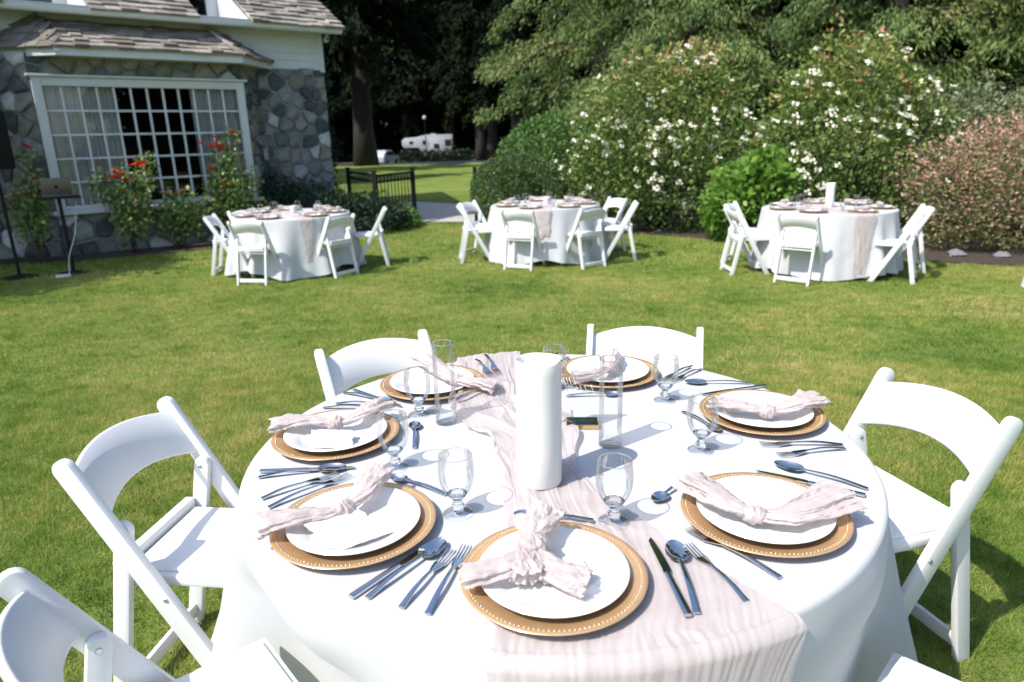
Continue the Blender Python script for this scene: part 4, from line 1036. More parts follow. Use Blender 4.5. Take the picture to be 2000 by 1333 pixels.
GC = 'chairs around the nearest table'
place_chair(0.532, 2.67, -168.2, 'white folding chair behind the table, right of the candle', GC)
place_chair(-0.538, 2.576, 146.0, 'white folding chair behind the table, left of the candle', GC)
place_chair(-1.09, 1.775, 97.0, 'white folding chair on the left of the nearest table, whole back visible', GC)
place_chair(1.2525, 1.883, -105.5, 'white folding chair on the right of the nearest table, whole back visible', GC)
place_chair(-0.79, 0.935, 50.0, 'white folding chair in the bottom left corner, cut by the frame', GC)
place_chair(0.985, 0.825, -46.0, 'white folding chair in the bottom right corner, only the seat showing', GC)

# ------------------------------------------------------------------ tables and cloths
TZ = 0.757
def tablecloth_mesh(Rr, seed, top=TZ, hem=0.012, nf=11, amp=0.10, flare=0.05, n=288, hemvar=0.0, dents=(), rot=0.0):
    rg = np.random.default_rng(seed)
    th = np.linspace(0, 2 * np.pi, n, endpoint=False)
    # irregular folds: warp the angle, then a rounded cosine
    warp = th * nf + 1.3 * np.sin(th * 2 + rg.uniform(0, 6)) + 0.9 * np.sin(th * 3 + rg.uniform(0, 6)) + 0.5 * np.sin(th * 5 + rg.uniform(0, 6))
    fold = 0.5 + 0.5 * np.cos(warp); fold = fold ** 1.8
    mod = 0.62 + 0.38 * np.sin(th * 2 + rg.uniform(0, 6)) * np.sin(th * 3 + rg.uniform(0, 6))
    fold = fold * mod + 0.15 * np.cos(th * 23 + 2 * np.sin(th * 3)) * 0.3
    rows = []
    for r in (0.0005, 0.2, 0.4, 0.55, 0.65, 0.72, 0.75):
        rr = Rr * r / 0.765
        x, y = rr * np.cos(th), rr * np.sin(th)
        rows.append(np.stack([x, y, top + 0.0005 * vnoise(x * 9 + seed, y * 9)], 1))
    for k in range(1, 6):
        a = k / 5 * math.pi / 2
        rr = Rr - 0.012 + 0.014 * math.sin(a)
        rows.append(np.stack([rr * np.cos(th), rr * np.sin(th), np.full(n, top - 0.014 * (1 - math.cos(a)))], 1))
    hm = hem + hemvar * (0.5 + 0.5 * np.sin(th * 4 + seed)) ** 2
    for k in range(1, 25):
        t = k / 24
        z = top - 0.014 - t * (top - 0.014 - hm)
        a = amp * (t ** 0.85)
        rr = Rr + 0.002 + a * (fold - 0.32) + flare * t + 0.010 * t * vnoise(np.cos(th) * 6, np.sin(th) * 6, z * 5 + seed) + 0.003 * min(1, t * 3) * vnoise(np.cos(th) * 17, np.sin(th) * 17, z * 11 + seed)
        for dc, dw, dd in dents:                      # pushed in by a chair seat
            dl = (np.degrees(th + rot) - dc + 180) % 360 - 180
            D = np.exp(-(dl / dw) ** 4) * min(1.0, t / 0.25)
            rr = rr * (1 - D) + (Rr - dd * min(1.0, t / 0.4)) * D
        tw = th + 0.02 * t * np.sin(th * 7 + z * 3)
        rows.append(np.stack([rr * np.cos(tw), rr * np.sin(tw), z], 1))
    V = np.stack(rows, 1).reshape(-1, 3)
    return mesh('tablecloth', V, gridfaces(n, len(rows), True), True, None)

def make_table():
    t = empty('round_table')
    b = MB(); b.add(*lathe([(0.0, 0.72), (0.74, 0.72), (0.748, 0.725), (0.748, 0.74), (0.742, 0.745), (0.0, 0.745)], 48)); b.build('tabletop', M['tablewood'], t, sharp=30)
    for k in range(4):
        a = k * math.pi / 2 + 0.6
        b = MB(); b.add(*tube([(0.3 * math.cos(a), 0.3 * math.sin(a), 0.72), (0.48 * math.cos(a), 0.48 * math.sin(a), 0.0)], 0.016, 8)); b.build('leg', M['screw'], t)
    return t
M['tablewood'] = mat('pale_plywood', (0.5, 0.38, 0.24), rough=0.6, scale=4)
TAB = make_table(); tab_used = [False]
def place_table(x, y, label):
    t = TAB if not tab_used[0] else copy_tree(TAB)
    tab_used[0] = True; t.location = (x, y, float(gz(y)))
    return tag(t, label, 'table', 'round tables')

MT = (0.102, 1.658)
place_table(*MT, 'round folding table under the white cloth nearest the camera')
tag(obj('tablecloth', tablecloth_mesh(0.772, 3, nf=10, amp=0.19, flare=0.225, n=400, dents=((223, 23, 0.11), (316, 22, 0.02)), rot=0.35), M['linen'], None, loc=(MT[0], MT[1], 0), rot=(0, 0, 0.35)), 'white floor length cloth on the nearest round table', 'tablecloth', 'white tablecloths')

# gauze runner over the near table: left and right edges from the back drop to the front drop
def runner_mesh(Lp, Rp, nu, nv, seed, z0, bunchv, wr=0.0060, cen=None, Rad=0.775, drop=0.0, bdrop=0.0):
    """Lp,Rp: matching edge points in plan; rows beyond the table edge hang down"""
    Lc, Rc = catmull(Lp, 12), catmull(Rp, 12)
    m = len(Lc)
    idx = np.linspace(0, m - 1, nv); f = idx - np.floor(idx); i0 = np.floor(idx).astype(int); i1 = np.minimum(i0 + 1, m - 1)
    Lc = Lc[i0] * (1 - f)[:, None] + Lc[i1] * f[:, None]; Rc = Rc[i0] * (1 - f)[:, None] + Rc[i1] * f[:, None]
    u = np.linspace(0, 1, nu)
    V = np.zeros((nv, nu, 3))
    s = np.linspace(0, 1, nv)[:, None]; uu = u[None, :]
    XY = Lc[:, None, :] * (1 - u)[None, :, None] + Rc[:, None, :] * u[None, :, None]
    wid = np.linalg.norm(Rc - Lc, axis=1)[:, None]
    bv = np.interp(np.linspace(0, 1, nv), np.linspace(0, 1, len(bunchv)), bunchv)[:, None]
    # ridges along the length (crushed gauze) that wander
    wander = 2.2 * vnoise(s * 6, uu * 2.2, seed) + 0.8 * vnoise(s * 17, uu * 5, seed + 2)
    ph = uu * 30 * wid / 0.35 + wander
    r1 = vnoise(ph, s * 7.0, seed + 0.5)
    r2 = vnoise(ph * 2.4, s * 22 + 3, seed + 9.1)
    r3 = vnoise(uu * 4.2 * wid / 0.25 + 0.6 * wander, s * 11, seed + 4.2)
    r4 = vnoise(uu * 9 * wid / 0.25 + wander, s * 26, seed + 6.6)
    h = wr * (0.34 * (1 - np.abs(r1)) ** 2 + 0.22 * (1 - np.abs(r2)) ** 2) + bv * (1.25 * (1 - np.abs(r3)) ** 2 * (0.55 + 0.5 * r4) + 0.45 * (1 - np.abs(r4)) ** 2)
    h = np.maximum(h, 0.0006)
    edge = np.minimum(uu, 1 - uu) * wid
    XY = XY + (vnoise(s * 40, uu * 2 + seed, 0.3) * 0.007 * np.exp(-edge / 0.03))[..., None]
    XY[..., 0] += np.clip(bv, 0, 0.03) * 0.7 * vnoise(s * 19, uu * 7, seed + 1.1)
    d = XY - np.array(cen); rad = np.linalg.norm(d, axis=2)
    over = rad > Rad
    z = z0 + h
    if True:
        ex = np.maximum(rad - Rad, 0)
        dirn = d / rad[..., None]
        out = Rad + np.minimum(ex, 0.012) + (h * 0.9 + 0.010 * r3 * np.clip(ex / 0.25, 0, 1) + 0.012) * np.clip(ex / 0.02, 0, 1) + 0.05 * np.clip(ex, 0, 0.8)
        XY2 = np.array(cen) + dirn * out[..., None]
        XY = np.where(over[..., None], XY2, XY)
        z = np.where(over, z0 + 0.002 + h * np.clip(1 - ex / 0.02, 0, 1) - np.maximum(ex - 0.006, 0), z)
    V[..., :2] = XY; V[..., 2] = z
    return mesh('table_runner', V.reshape(-1, 3), gridfaces(nv, nu), True, None)

rl = [(-0.14, 2.75), (-0.19, 2.5), (-0.20, 2.31), (-0.19, 2.06), (-0.185, 1.89), (-0.145, 1.77), (-0.075, 1.69), (-0.05, 1.54), (-0.03, 1.40), (-0.03, 1.29), (-0.025, 1.19), (-0.035, 1.05), (-0.046, 0.93), (-0.05, 0.85), (-0.055, 0.60), (-0.06, 0.30)]
rr = [(0.09, 2.75), (0.06, 2.55), (0.03, 2.43), (0.035, 2.15), (0.075, 1.95), (0.155, 1.86), (0.160, 1.725), (0.150, 1.57), (0.168, 1.45), (0.245, 1.285), (0.31, 1.16), (0.385, 1.06), (0.449, 0.967), (0.47, 0.90), (0.50, 0.65), (0.52, 0.35)]
tag(obj('table_runner', runner_mesh(rl, rr, 150, 420, 2.2, TZ + 0.0015, [0.004, 0.006, 0.008, 0.016, 0.024, 0.028, 0.026, 0.018, 0.010, 0.004, 0.002, 0.001, 0.001, 0.002, 0.004, 0.005], cen=MT), M['gauze'], None),
    'crinkled blush gauze runner across the nearest table', 'runner', 'blush runners')

# ------------------------------------------------------------------ place settings: prototypes
def charger_proto(nb=120):
    t = empty('charger_plate')
    b = MB(); b.add(*lathe([(0.0, 0.0), (0.105, 0.0), (0.118, 0.003), (0.162, 0.0165), (0.1655, 0.0175), (0.1665, 0.019), (0.165, 0.0205), (0.158, 0.019), (0.121, 0.0075), (0.112, 0.005), (0.0, 0.005)], 96)); b.build('plate_body', M['gold'], t, sharp=60)
    b = MB(); V0, F0 = lathe([(0.0, 0.0015), (0.0011, 0.0011), (0.0016, 0.0), (0.0011, -0.001)], 6)
    for k in range(nb):
        a = 2 * math.pi * k / nb
        b.add(V0 + np.array([0.1555 * math.cos(a), 0.1555 * math.sin(a), 0.0188]), F0)
    b.build('bead_trim', M['bead'], t, sharp=None)
    return t
def plate_mesh():
    V, F = lathe([(0.0, 0.001), (0.078, 0.001), (0.082, 0.0), (0.086, 0.002), (0.10, 0.008), (0.128, 0.0175), (0.1335, 0.0195), (0.1350, 0.0215), (0.1335, 0.0232), (0.128, 0.0222), (0.101, 0.0135), (0.096, 0.0100), (0.090, 0.0075), (0.0, 0.0065)], 96)
    return mesh('dinner_plate', V, F, True, 60)
CHG = charger_proto(); PLT = plate_mesh(); PLT.materials.append(M['china'])

def goblet_proto():
    t = empty('water_goblet')
    bowl = [(0.0095, 0.040), (0.0155, 0.0435), (0.022, 0.049), (0.0285, 0.058), (0.0335, 0.070), (0.0368, 0.084), (0.0380, 0.098), (0.0376, 0.112), (0.0362, 0.125), (0.0345, 0.1365)]
    pr_ = catmull([(r, 0, z) for r, z in bowl], 4)
    b = MB(); b.add(*lathe([(q[0], q[2]) for q in pr_], 48)); b.build('bowl', M['bowl'], t, sharp=None)
    b = MB(); th = np.linspace(0, 2 * np.pi, 49); V, F = tube([(0.0345 * math.cos(a), 0.0345 * math.sin(a), 0.137) for a in th], 0.0009, 6, cap=False); b.add(V, F); b.build('rim', M['glass'], t, sharp=None)
    b = MB(); b.add(*lathe([(0.012, 0.0095), (0.016, 0.0075), (0.024, 0.0050), (0.0315, 0.0028), (0.0326, 0.0014), (0.0312, 0.0004)], 48)); b.build('foot', M['bowl'], t, sharp=None)
    foot = [(0.0, 0.0085), (0.0125, 0.0092), (0.0105, 0.013), (0.0135, 0.017), (0.0145, 0.020), (0.0125, 0.0235), (0.0095, 0.026), (0.0090, 0.031), (0.0125, 0.037), (0.0195, 0.0445), (0.0215, 0.0482), (0.012, 0.0455), (0.0, 0.044)]
    b = MB(); b.add(*lathe(foot, 48)); b.build('stem', M['glass'], t, sharp=None)
    return t
GOB = goblet_proto()

def ribbon(pts, wid, thk, n=8):
    """flattened tube along y-z path; pts (y,z)"""
    V = []; th = np.linspace(0, 2 * np.pi, n, endpoint=False) + np.pi / n
    for (y, z), w, t in zip(pts, wid, thk):
        c, s = np.cos(th), np.sin(th)
        se = lambda a, p: np.sign(a) * np.abs(a) ** p
        V.append(np.stack([w / 2 * se(c, 0.5), np.full(n, y), z + t / 2 * se(s, 0.5)], 1))
    V = np.concatenate(V); m = len(pts)
    F = [[i * n + j, i * n + (j + 1) % n, (i + 1) * n + (j + 1) % n, (i + 1) * n + j] for i in range(m - 1) for j in range(n)]
    F += [list(range(n))[::-1], list(range((m - 1) * n, m * n))]
    return V, F
def handle(mb, y0, y1, w0=0.0125, w1=0.006, lift=0.006):
    ys = np.linspace(y0, y1, 14); f = (ys - y0) / (y1 - y0)
    z = 0.003 + lift * np.sin(np.clip(f, 0, 1) * np.pi) ** 1.2 + 0.006 * f ** 2
    mb.add(*ribbon(list(zip(ys, z)), w0 + (w1 - w0) * f ** 0.8, 0.0034 + 0.0 * f))
    return z[-1]
def bowlV(yc, a, b, depth, zc, n=28):
    V = []; F = []
    rs = np.linspace(0, 1, 9); th = np.linspace(0, 2 * np.pi, n, endpoint=False)
    for r in rs:
        egg = 1 - 0.16 * np.sin(th)
        V.append(np.stack([a * r * np.cos(th) * egg, yc + b * r * np.sin(th), zc - depth * (1 - r ** 2.2) + 0.0 * th], 1))
    V.append(V[-1] * np.array([1, 1, 1]) + np.array([0, 0, -0.0012]))
    V = np.concatenate(V); m = len(rs) + 1
    F = [[i * n + j, i * n + (j + 1) % n, (i + 1) * n + (j + 1) % n, (i + 1) * n + j] for i in range(m - 1) for j in range(n)]
    return V, F
def spoon_mesh(L=0.205, a=0.0215, b=0.034):
    mb = MB(); yb = L / 2 - 2 * b
    handle(mb, -L / 2, yb + 0.004)
    mb.add(*bowlV(L / 2 - b, a, b, 0.009, 0.0105))
    return mesh('spoon', np.concatenate(mb.V), mb.F, True, 50)
def fork_mesh(L=0.20):
    mb = MB(); yn = L / 2 - 0.078
    z = handle(mb, -L / 2, yn)
    ys = np.linspace(yn - 0.002, L / 2 - 0.045, 8); f = (ys - ys[0]) / (ys[-1] - ys[0])
    mb.add(*ribbon(list(zip(ys, z - 0.005 * f)), 0.006 + 0.0185 * f ** 0.7, np.full(8, 0.0028)))
    for k in range(4):
        x = (k - 1.5) * 0.0064
        yy = np.linspace(L / 2 - 0.050, L / 2, 8); g = np.linspace(0, 1, 8)
        V, F = ribbon(list(zip(yy, z - 0.005 + 0.0035 * g ** 2 - 0.001)), 0.0034 - 0.0016 * g, 0.0026 - 0.001 * g, 6)
        V[:, 0] += x; mb.add(V, F)
    return mesh('fork', np.concatenate(mb.V), mb.F, True, 50)
def knife_mesh(L=0.232):
    mb = MB(); yb = -L / 2 + 0.115
    ys = np.linspace(-L / 2, yb, 8)
    mb.add(*ribbon([(y, 0.0045) for y in ys], [0.0135, 0.0135, 0.013, 0.0125, 0.012, 0.0115, 0.0105, 0.0105], [0.0065] * 8))
    out = [(0.005, yb - 0.001), (0.0085, yb + 0.004)] + [(0.0098 * math.cos(a * 0.9) ** 0.6 - 0.0, yb + 0.006 + (L - 0.121) * (a / 1.6)) for a in np.linspace(0.1, 1.6, 10)] + [(-0.0055, L / 2 - 0.012), (-0.0055, yb)]
    mb.add(*prism(out, 'z', 0.0035, 0.0052, 0.0005, 1))
    return mesh('knife', np.concatenate(mb.V), mb.F, True, 40)
CUT = {'knife': knife_mesh(), 'spoon': spoon_mesh(), 'fork': fork_mesh(0.205), 'salad_fork': fork_mesh(0.182), 'dessert_spoon': spoon_mesh(0.165, 0.0165, 0.025)}
for k in CUT: CUT[k].materials.append(M['steel'])

def tail_mesh(path, w0, w1, t0, t1, seed, ns=46, nt=88, twist=0.9, rag=0.007):
    """bunched cloth: flattened ruffled tube that flares towards its open ragged end"""
    P = catmull(path, 10); idx = np.linspace(0, len(P) - 1, ns); f = idx - np.floor(idx); i0 = np.floor(idx).astype(int); i1 = np.minimum(i0 + 1, len(P) - 1)
    P = P[i0] * (1 - f)[:, None] + P[i1] * f[:, None]
    T = np.gradient(P, axis=0); T /= np.linalg.norm(T, axis=1)[:, None]
    Lat = np.cross(T, [0, 0, 1]); Lat /= np.linalg.norm(Lat, axis=1)[:, None]; Up = np.cross(Lat, T)
    s = np.linspace(0, 1, ns)[:, None]; th = np.linspace(0, 2 * np.pi, nt, endpoint=False)[None, :]
    cx, sx = np.cos(th + 0 * s), np.sin(th + 0 * s)
    k1 = vnoise(np.cos(th) * 2.6 + 0.5 * s, np.sin(th) * 2.6 + twist * s * 2, seed + s * 1.4)
    k2 = vnoise(np.cos(th + twist * s) * 7, np.sin(th + twist * s) * 7, seed * 2 + s * 2.2)
    k3 = vnoise(np.cos(th) * 20, np.sin(th) * 20, seed * 3 + s * 9)
    rho = 0.80 + 0.48 * k1 * (0.4 + 0.6 * s) + 0.12 * (1 - 2 * np.abs(k2)) + 0.03 * k3
    W = (w0 + (w1 - w0) * s ** 0.75); H = (t0 + (t1 - t0) * s ** 0.9)
    off = rag * s ** 5 * (vnoise(np.cos(th) * 5 + seed, np.sin(th) * 5, 2.0) + 0.25 * vnoise(np.cos(th) * 14, np.sin(th) * 14, seed))
    wob = 0.004 * vnoise(s * 7, seed, 0.5)
    crum = (0.0035 * vnoise(s * 9, cx * 4, seed + 0.7) + 0.0022 * (1 - 2 * np.abs(vnoise(s * 16, cx * 9 + sx * 2, seed + 5)))) * (0.3 + 0.7 * s)
    V = P[:, None, :] + Lat[:, None, :] * (W * cx * rho + wob)[..., None] + Up[:, None, :] * (H * sx * rho + crum)[..., None] + T[:, None, :] * off[..., None]
    return mesh('tail', V.reshape(-1, 3), gridfaces(ns, nt, False).copy() if False else np.concatenate([gridfaces(ns, nt), np.stack([np.arange(ns - 1) * nt + nt - 1, np.arange(1, ns) * nt + nt - 1, np.arange(1, ns) * nt, np.arange(ns - 1) * nt], 1)]), True, None)
def knot_mesh(seed, a=0.021, b=0.018, c=0.016):
    th, ph = np.meshgrid(np.linspace(0, 2 * np.pi, 48, endpoint=False), np.linspace(0.03, np.pi - 0.03, 24), indexing='ij')
    d = np.stack([np.cos(th) * np.sin(ph), np.sin(th) * np.sin(ph), np.cos(ph)], -1).reshape(-1, 3)
    r = 1 + 0.22 * (1 - 2 * np.abs(vnoise(d[:, 0] * 5 + 1.2 * d[:, 1], d[:, 1] * 1.5, seed + d[:, 2]))) + 0.12 * (1 - 2 * np.abs(vnoise(d[:, 0] * 11, d[:, 1] * 4, seed))) + 0.05 * vnoise(d[:, 0] * 20, d[:, 1] * 20, d[:, 2] * 20)
    return mesh('knot', d * r[:, None] * np.array([a, b, c]), gridfaces(48, 24, True), True, None)
def napkin(knot, tails, label, seed, group='knotted napkins on the nearest table', ang=0.0, ks=1.0, res=1.0):
    t = empty('napkin', knot, 0, label, 'napkin', group)
    k = obj('knot', knot_mesh(seed), M['napkin'], t, rot=(0, 0, ang)); k.scale = (ks,) * 3
    for i, (pts, w1, t1) in enumerate(tails):
        pts = [(0, 0, -0.002)] + [tuple(np.array(p) - np.array(knot)) for p in pts]
        obj('tail', tail_mesh(pts, 0.0125, w1 * 0.84, 0.010, t1 * 0.9, seed + 3.7 * i, int(46 * res), int(88 * res)), M['napkin'], t)
    return t

# ------------------------------------------------------------------ place settings on the near table
SEAT = {'A': (0.063, 1.068), 'B': (-0.332, 1.262), 'C': (0.508, 1.262), 'D': (0.688, 1.79), 'E': (0.313, 2.166), 'F': (-0.259, 2.102), 'G': (-0.476, 1.714)}
WHERE = {'A': 'at the front of the table on the pink runner', 'B': 'at the front left of the table', 'C': 'at the front right of the table', 'D': 'at the far right of the table',
         'E': 'at the back right behind the clear vase', 'F': 'at the back left behind the other vase', 'G': 'at the far left of the table'}
cuse = [False]; guse = [False]
for k, (x, y) in SEAT.items():
    z = TZ + (0.0045 if k == 'A' else 0.0012)
    c = CHG if not cuse[0] else copy_tree(CHG); cuse[0] = True
    c.location = (x, y, z); tag(c, 'copper gold beaded charger plate ' + WHERE[k], 'charger', 'charger plates on the nearest table')
    tag(obj('dinner_plate', PLT, None, None, loc=(x, y, z + 0.0052)), 'white dinner plate on the charger ' + WHERE[k], 'plate', 'dinner plates on the nearest table')

CUTS = {
 'A': dict(knife=((0.259, 1.179), (0.275, 0.965)), spoon=((0.300, 1.177), (0.292, 0.954)), fork=((-0.095, 1.191), (-0.155, 0.978)), salad_fork=((-0.124, 1.175), (-0.202, 0.999)), dessert_spoon=((-0.009, 1.282), (0.161, 1.256))),
 'B': dict(knife=((-0.153, 1.216), (-0.290, 1.037)), spoon=((-0.140, 1.202), (-0.266, 1.029)), fork=((-0.387, 1.502), (-0.547, 1.346)), salad_fork=((-0.424, 1.504), (-0.570, 1.392)), dessert_spoon=((-0.291, 1.476), (-0.160, 1.394))),
 'C': dict(knife=((0.565, 1.461), (0.751, 1.341)), spoon=((0.620, 1.495), (0.773, 1.371)), fork=((0.342, 1.225), (0.468, 1.058)), salad_fork=((0.328, 1.167), (0.385, 0.998)), dessert_spoon=((0.300, 1.335), (0.405, 1.440))),
 'D': dict(knife=((0.585, 1.968), (0.768, 2.020)), spoon=((0.554, 2.068), (0.739, 2.055)), fork=((0.629, 1.606), (0.818, 1.595)), salad_fork=((0.648, 1.543), (0.815, 1.571)), dessert_spoon=((0.540, 1.690), (0.484, 1.830))),
 'E': dict(knife=((0.09, 2.20), (0.16, 2.39)), spoon=((0.12, 2.17), (0.20, 2.36)), fork=((0.485, 2.100), (0.600, 2.225)), salad_fork=((0.51, 2.085), (0.625, 2.195)), dessert_spoon=((0.326, 1.976), (0.162, 1.983))),
 'F': dict(knife=((-0.329, 1.924), (-0.510, 2.080)), spoon=((-0.375, 1.960), (-0.530, 2.058)), fork=((-0.055, 2.170), (-0.095, 2.350)), salad_fork=((-0.075, 2.140), (-0.125, 2.300)), dessert_spoon=((-0.060, 2.034), (-0.165, 1.925))),
 'G': dict(knife=((-0.385, 1.534), (-0.619, 1.526)), spoon=((-0.410, 1.532), (-0.612, 1.497)), fork=((-0.375, 1.917), (-0.560, 1.935)), salad_fork=((-0.360, 1.944), (-0.536, 1.967)), dessert_spoon=((-0.279, 1.805), (-0.257, 1.631)))}
CN = {'knife': ('dinner_knife', 'steel dinner knife'), 'spoon': ('soup_spoon', 'steel soup spoon'), 'fork': ('dinner_fork', 'longer steel dinner fork'), 'salad_fork': ('salad_fork', 'shorter steel fork'), 'dessert_spoon': ('dessert_spoon', 'small steel dessert spoon')}
CW = {'A': 'of the front place on the pink runner', 'B': 'of the front left place', 'C': 'of the front right place', 'D': 'of the far right place', 'E': 'of the back right place', 'F': 'of the back left place', 'G': 'of the far left place'}
for s_, d_ in CUTS.items():
    for k, (h, t) in d_.items():
        h, t = np.array(h), np.array(t); mid = (h + t) / 2; v = h - t
        z = TZ + 0.0012
        if s_ in 'A' and k in ('knife', 'spoon', 'dessert_spoon'): z += 0.006
        if s_ == 'F' and k in ('fork', 'salad_fork', 'dessert_spoon'): z += 0.020
        if s_ == 'E' and k in ('knife', 'spoon'): z += 0.002
        o = obj(CN[k][0], CUT[k], None, None, loc=(mid[0], mid[1], z), rot=(0, 0, math.atan2(-v[0], v[1])))
        tag(o, CN[k][1] + ' ' + CW[s_], 'spoon' if 'spoon' in k else 'fork' if 'fork' in k else 'knife', CN[k][1] + 's on the nearest table')

for k, ((x, y), lab) in enumerate([((-0.124, 1.313), 'clear water goblet between the front left plate and the candle'), ((-0.292, 1.537), 'clear water goblet beside the far left plate'), ((-0.274, 1.869), 'clear water goblet left of the left vase'),
        ((0.130, 2.053), 'clear water goblet half hidden behind the candle'), ((0.451, 1.932), 'clear water goblet right of the back right plate'), ((0.466, 1.588), 'clear water goblet left of the far right plate'), ((0.199, 1.257), 'clear water goblet on the runner behind the front plate')]):
    g = GOB if not guse[0] else copy_tree(GOB); guse[0] = True
    g.location = (x, y, TZ + (0.006 if k == 6 else 0.001)); g.rotation_euler = (0, 0, k)
    tag(g, lab, 'goblet', 'water goblets on the nearest table')

ZN = TZ + 0.040
def n3(p, dz=0.0): return (p[0], p[1], ZN + dz)
napkin(n3((-0.357, 1.272), 0.002), [([n3((-0.405, 1.256), .002), n3((-0.455, 1.238), .004), n3((-0.512, 1.218), .0)], 0.064, 0.014), ([n3((-0.330, 1.315), .006), n3((-0.318, 1.36), .014), n3((-0.312, 1.418), .014)], 0.050, 0.017)], 'knotted blush gauze napkin on the front left plate', 11, ang=0.5)
napkin(n3((-0.480, 1.732), 0.0), [([n3((-0.53, 1.742), .002), n3((-0.585, 1.745), .004), n3((-0.655, 1.728), .0)], 0.055, 0.015), ([n3((-0.435, 1.752), .006), n3((-0.405, 1.79), .012), n3((-0.378, 1.845), .010)], 0.050, 0.017)], 'knotted blush gauze napkin on the far left plate', 12, ang=0.2)
napkin(n3((0.684, 1.735), 0.0), [([n3((0.64, 1.752), .002), n3((0.60, 1.772), .004), n3((0.552, 1.805), .0)], 0.056, 0.014), ([n3((0.735, 1.742), .004), n3((0.785, 1.765), .012), n3((0.835, 1.795), .014)], 0.054, 0.018)], 'knotted blush gauze napkin on the far right plate', 13, ang=-0.2)
napkin(n3((0.470, 1.213), 0.0), [([n3((0.44, 1.235), .004), n3((0.41, 1.275), .010), n3((0.368, 1.345), .014)], 0.058, 0.013), ([n3((0.515, 1.205), .000), n3((0.575, 1.218), .003), n3((0.672, 1.268), .012)], 0.058, 0.015)], 'knotted blush gauze napkin on the front right plate', 14, ang=-0.4)
napkin(n3((0.030, 1.105), 0.012), [([n3((0.030, 1.13), .016), n3((0.036, 1.155), .020), n3((0.045, 1.20), .022)], 0.058, 0.026), ([n3((0.0, 1.07), .008), n3((-0.035, 1.048), .006), n3((-0.098, 1.036), .002)], 0.040, 0.018), ([n3((0.05, 1.06), .008), n3((0.078, 1.03), .004), n3((0.118, 1.015), .0)], 0.042, 0.018), ([n3((0.01, 1.08), .012), n3((0.015, 1.05), .012), n3((0.02, 1.02), .004)], 0.042, 0.018)], 'crumpled blush gauze napkin piled on the front plate', 15, ang=0.2, ks=1.25)
napkin(n3((0.312, 2.12), 0.006), [([n3((0.322, 2.16), .012), n3((0.325, 2.20), .018), n3((0.322, 2.25), .016)], 0.044, 0.024), ([n3((0.28, 2.085), .004), n3((0.24, 2.06), .002), n3((0.19, 2.045), .0)], 0.038, 0.018)], 'knotted blush gauze napkin on the back right plate', 16, ang=0.8)
napkin(n3((-0.175, 2.045), 0.004), [([n3((-0.21, 2.09), .006), n3((-0.255, 2.16), .010), n3((-0.315, 2.255), .012)], 0.046, 0.022), ([n3((-0.14, 2.022), .004), n3((-0.10, 2.012), .002), n3((-0.055, 2.005), -.004)], 0.050, 0.017)], 'knotted blush gauze napkin on the back left plate', 17, ang=-0.6)

# place cards with deckled edges and faint handwriting
def card(quad, zs, label, seed, script=True):
    rg = np.random.default_rng(seed); t = empty('place_card', (*np.mean(quad, 0), 0), 0, label, 'card', 'place cards')
    c0 = np.mean(quad, 0); pts = []
    for i in range(4):
        a, b = np.array(quad[i]), np.array(quad[(i + 1) % 4])
        for f in np.linspace(0, 1, 9, endpoint=False): pts.append(a + (b - a) * f + rg.normal(0, 0.0011, 2))
    A = np.array([[q[0], q[1], 1] for q in quad]); co = np.linalg.lstsq(A, np.array(zs), rcond=None)[0]
    hz = lambda p: co @ np.array([p[0], p[1], 1])
    n = len(pts); V = [(p[0] - c0[0], p[1] - c0[1], hz(p)) for p in pts] + [(p[0] - c0[0], p[1] - c0[1], hz(p) - 0.0007) for p in pts]
    F = [list(range(n)), list(range(2 * n - 1, n - 1, -1))] + [[i, n + i, n + (i + 1) % n, (i + 1) % n] for i in range(n)]
    obj('paper', mesh('paper', V, F, smooth=False), M['card'], t)
    if script:
        e = np.array(quad[2]) - np.array(quad[3]); e2 = np.array(quad[0]) - np.array(quad[3]); mb = MB()
        f = np.linspace(0, 1, 90)
        for row, (a0, a1) in enumerate(((0.25, 0.7), (0.45, 0.85))):
            q = np.array(quad[3]) + np.outer(a0 + (a1 - a0) * f + 0.02 * np.sin(f * 60 + row), e) + np.outer(0.62 - 0.28 * row + 0.08 * np.sin(f * 75) * (0.4 + vnoise(f * 9, row, seed)), e2)
            mb.add(*tube([(p[0] - c0[0], p[1] - c0[1], hz(p) + 0.0004) for p in q], 0.00035, 4))
        mb.build('handwriting', M['ink'], t, sharp=None)
card([(-0.425, 1.219), (-0.330, 1.278), (-0.243, 1.212), (-0.337, 1.150)], [TZ + .040, TZ + .040, TZ + .024, TZ + .024], 'white deckled place card leaning on the front left napkin', 1)
card([(-0.535, 1.690), (-0.425, 1.682), (-0.412, 1.612), (-0.520, 1.617)], [TZ + .040, TZ + .040, TZ + .022, TZ + .022], 'white deckled place card leaning on the far left napkin', 2)
card([(0.03, 1.07), (0.115, 1.10), (0.128, 1.055), (0.045, 1.03)], [TZ + .030, TZ + .030, TZ + .025, TZ + .025], 'white place card tucked under the crumpled front napkin', 3, script=False)

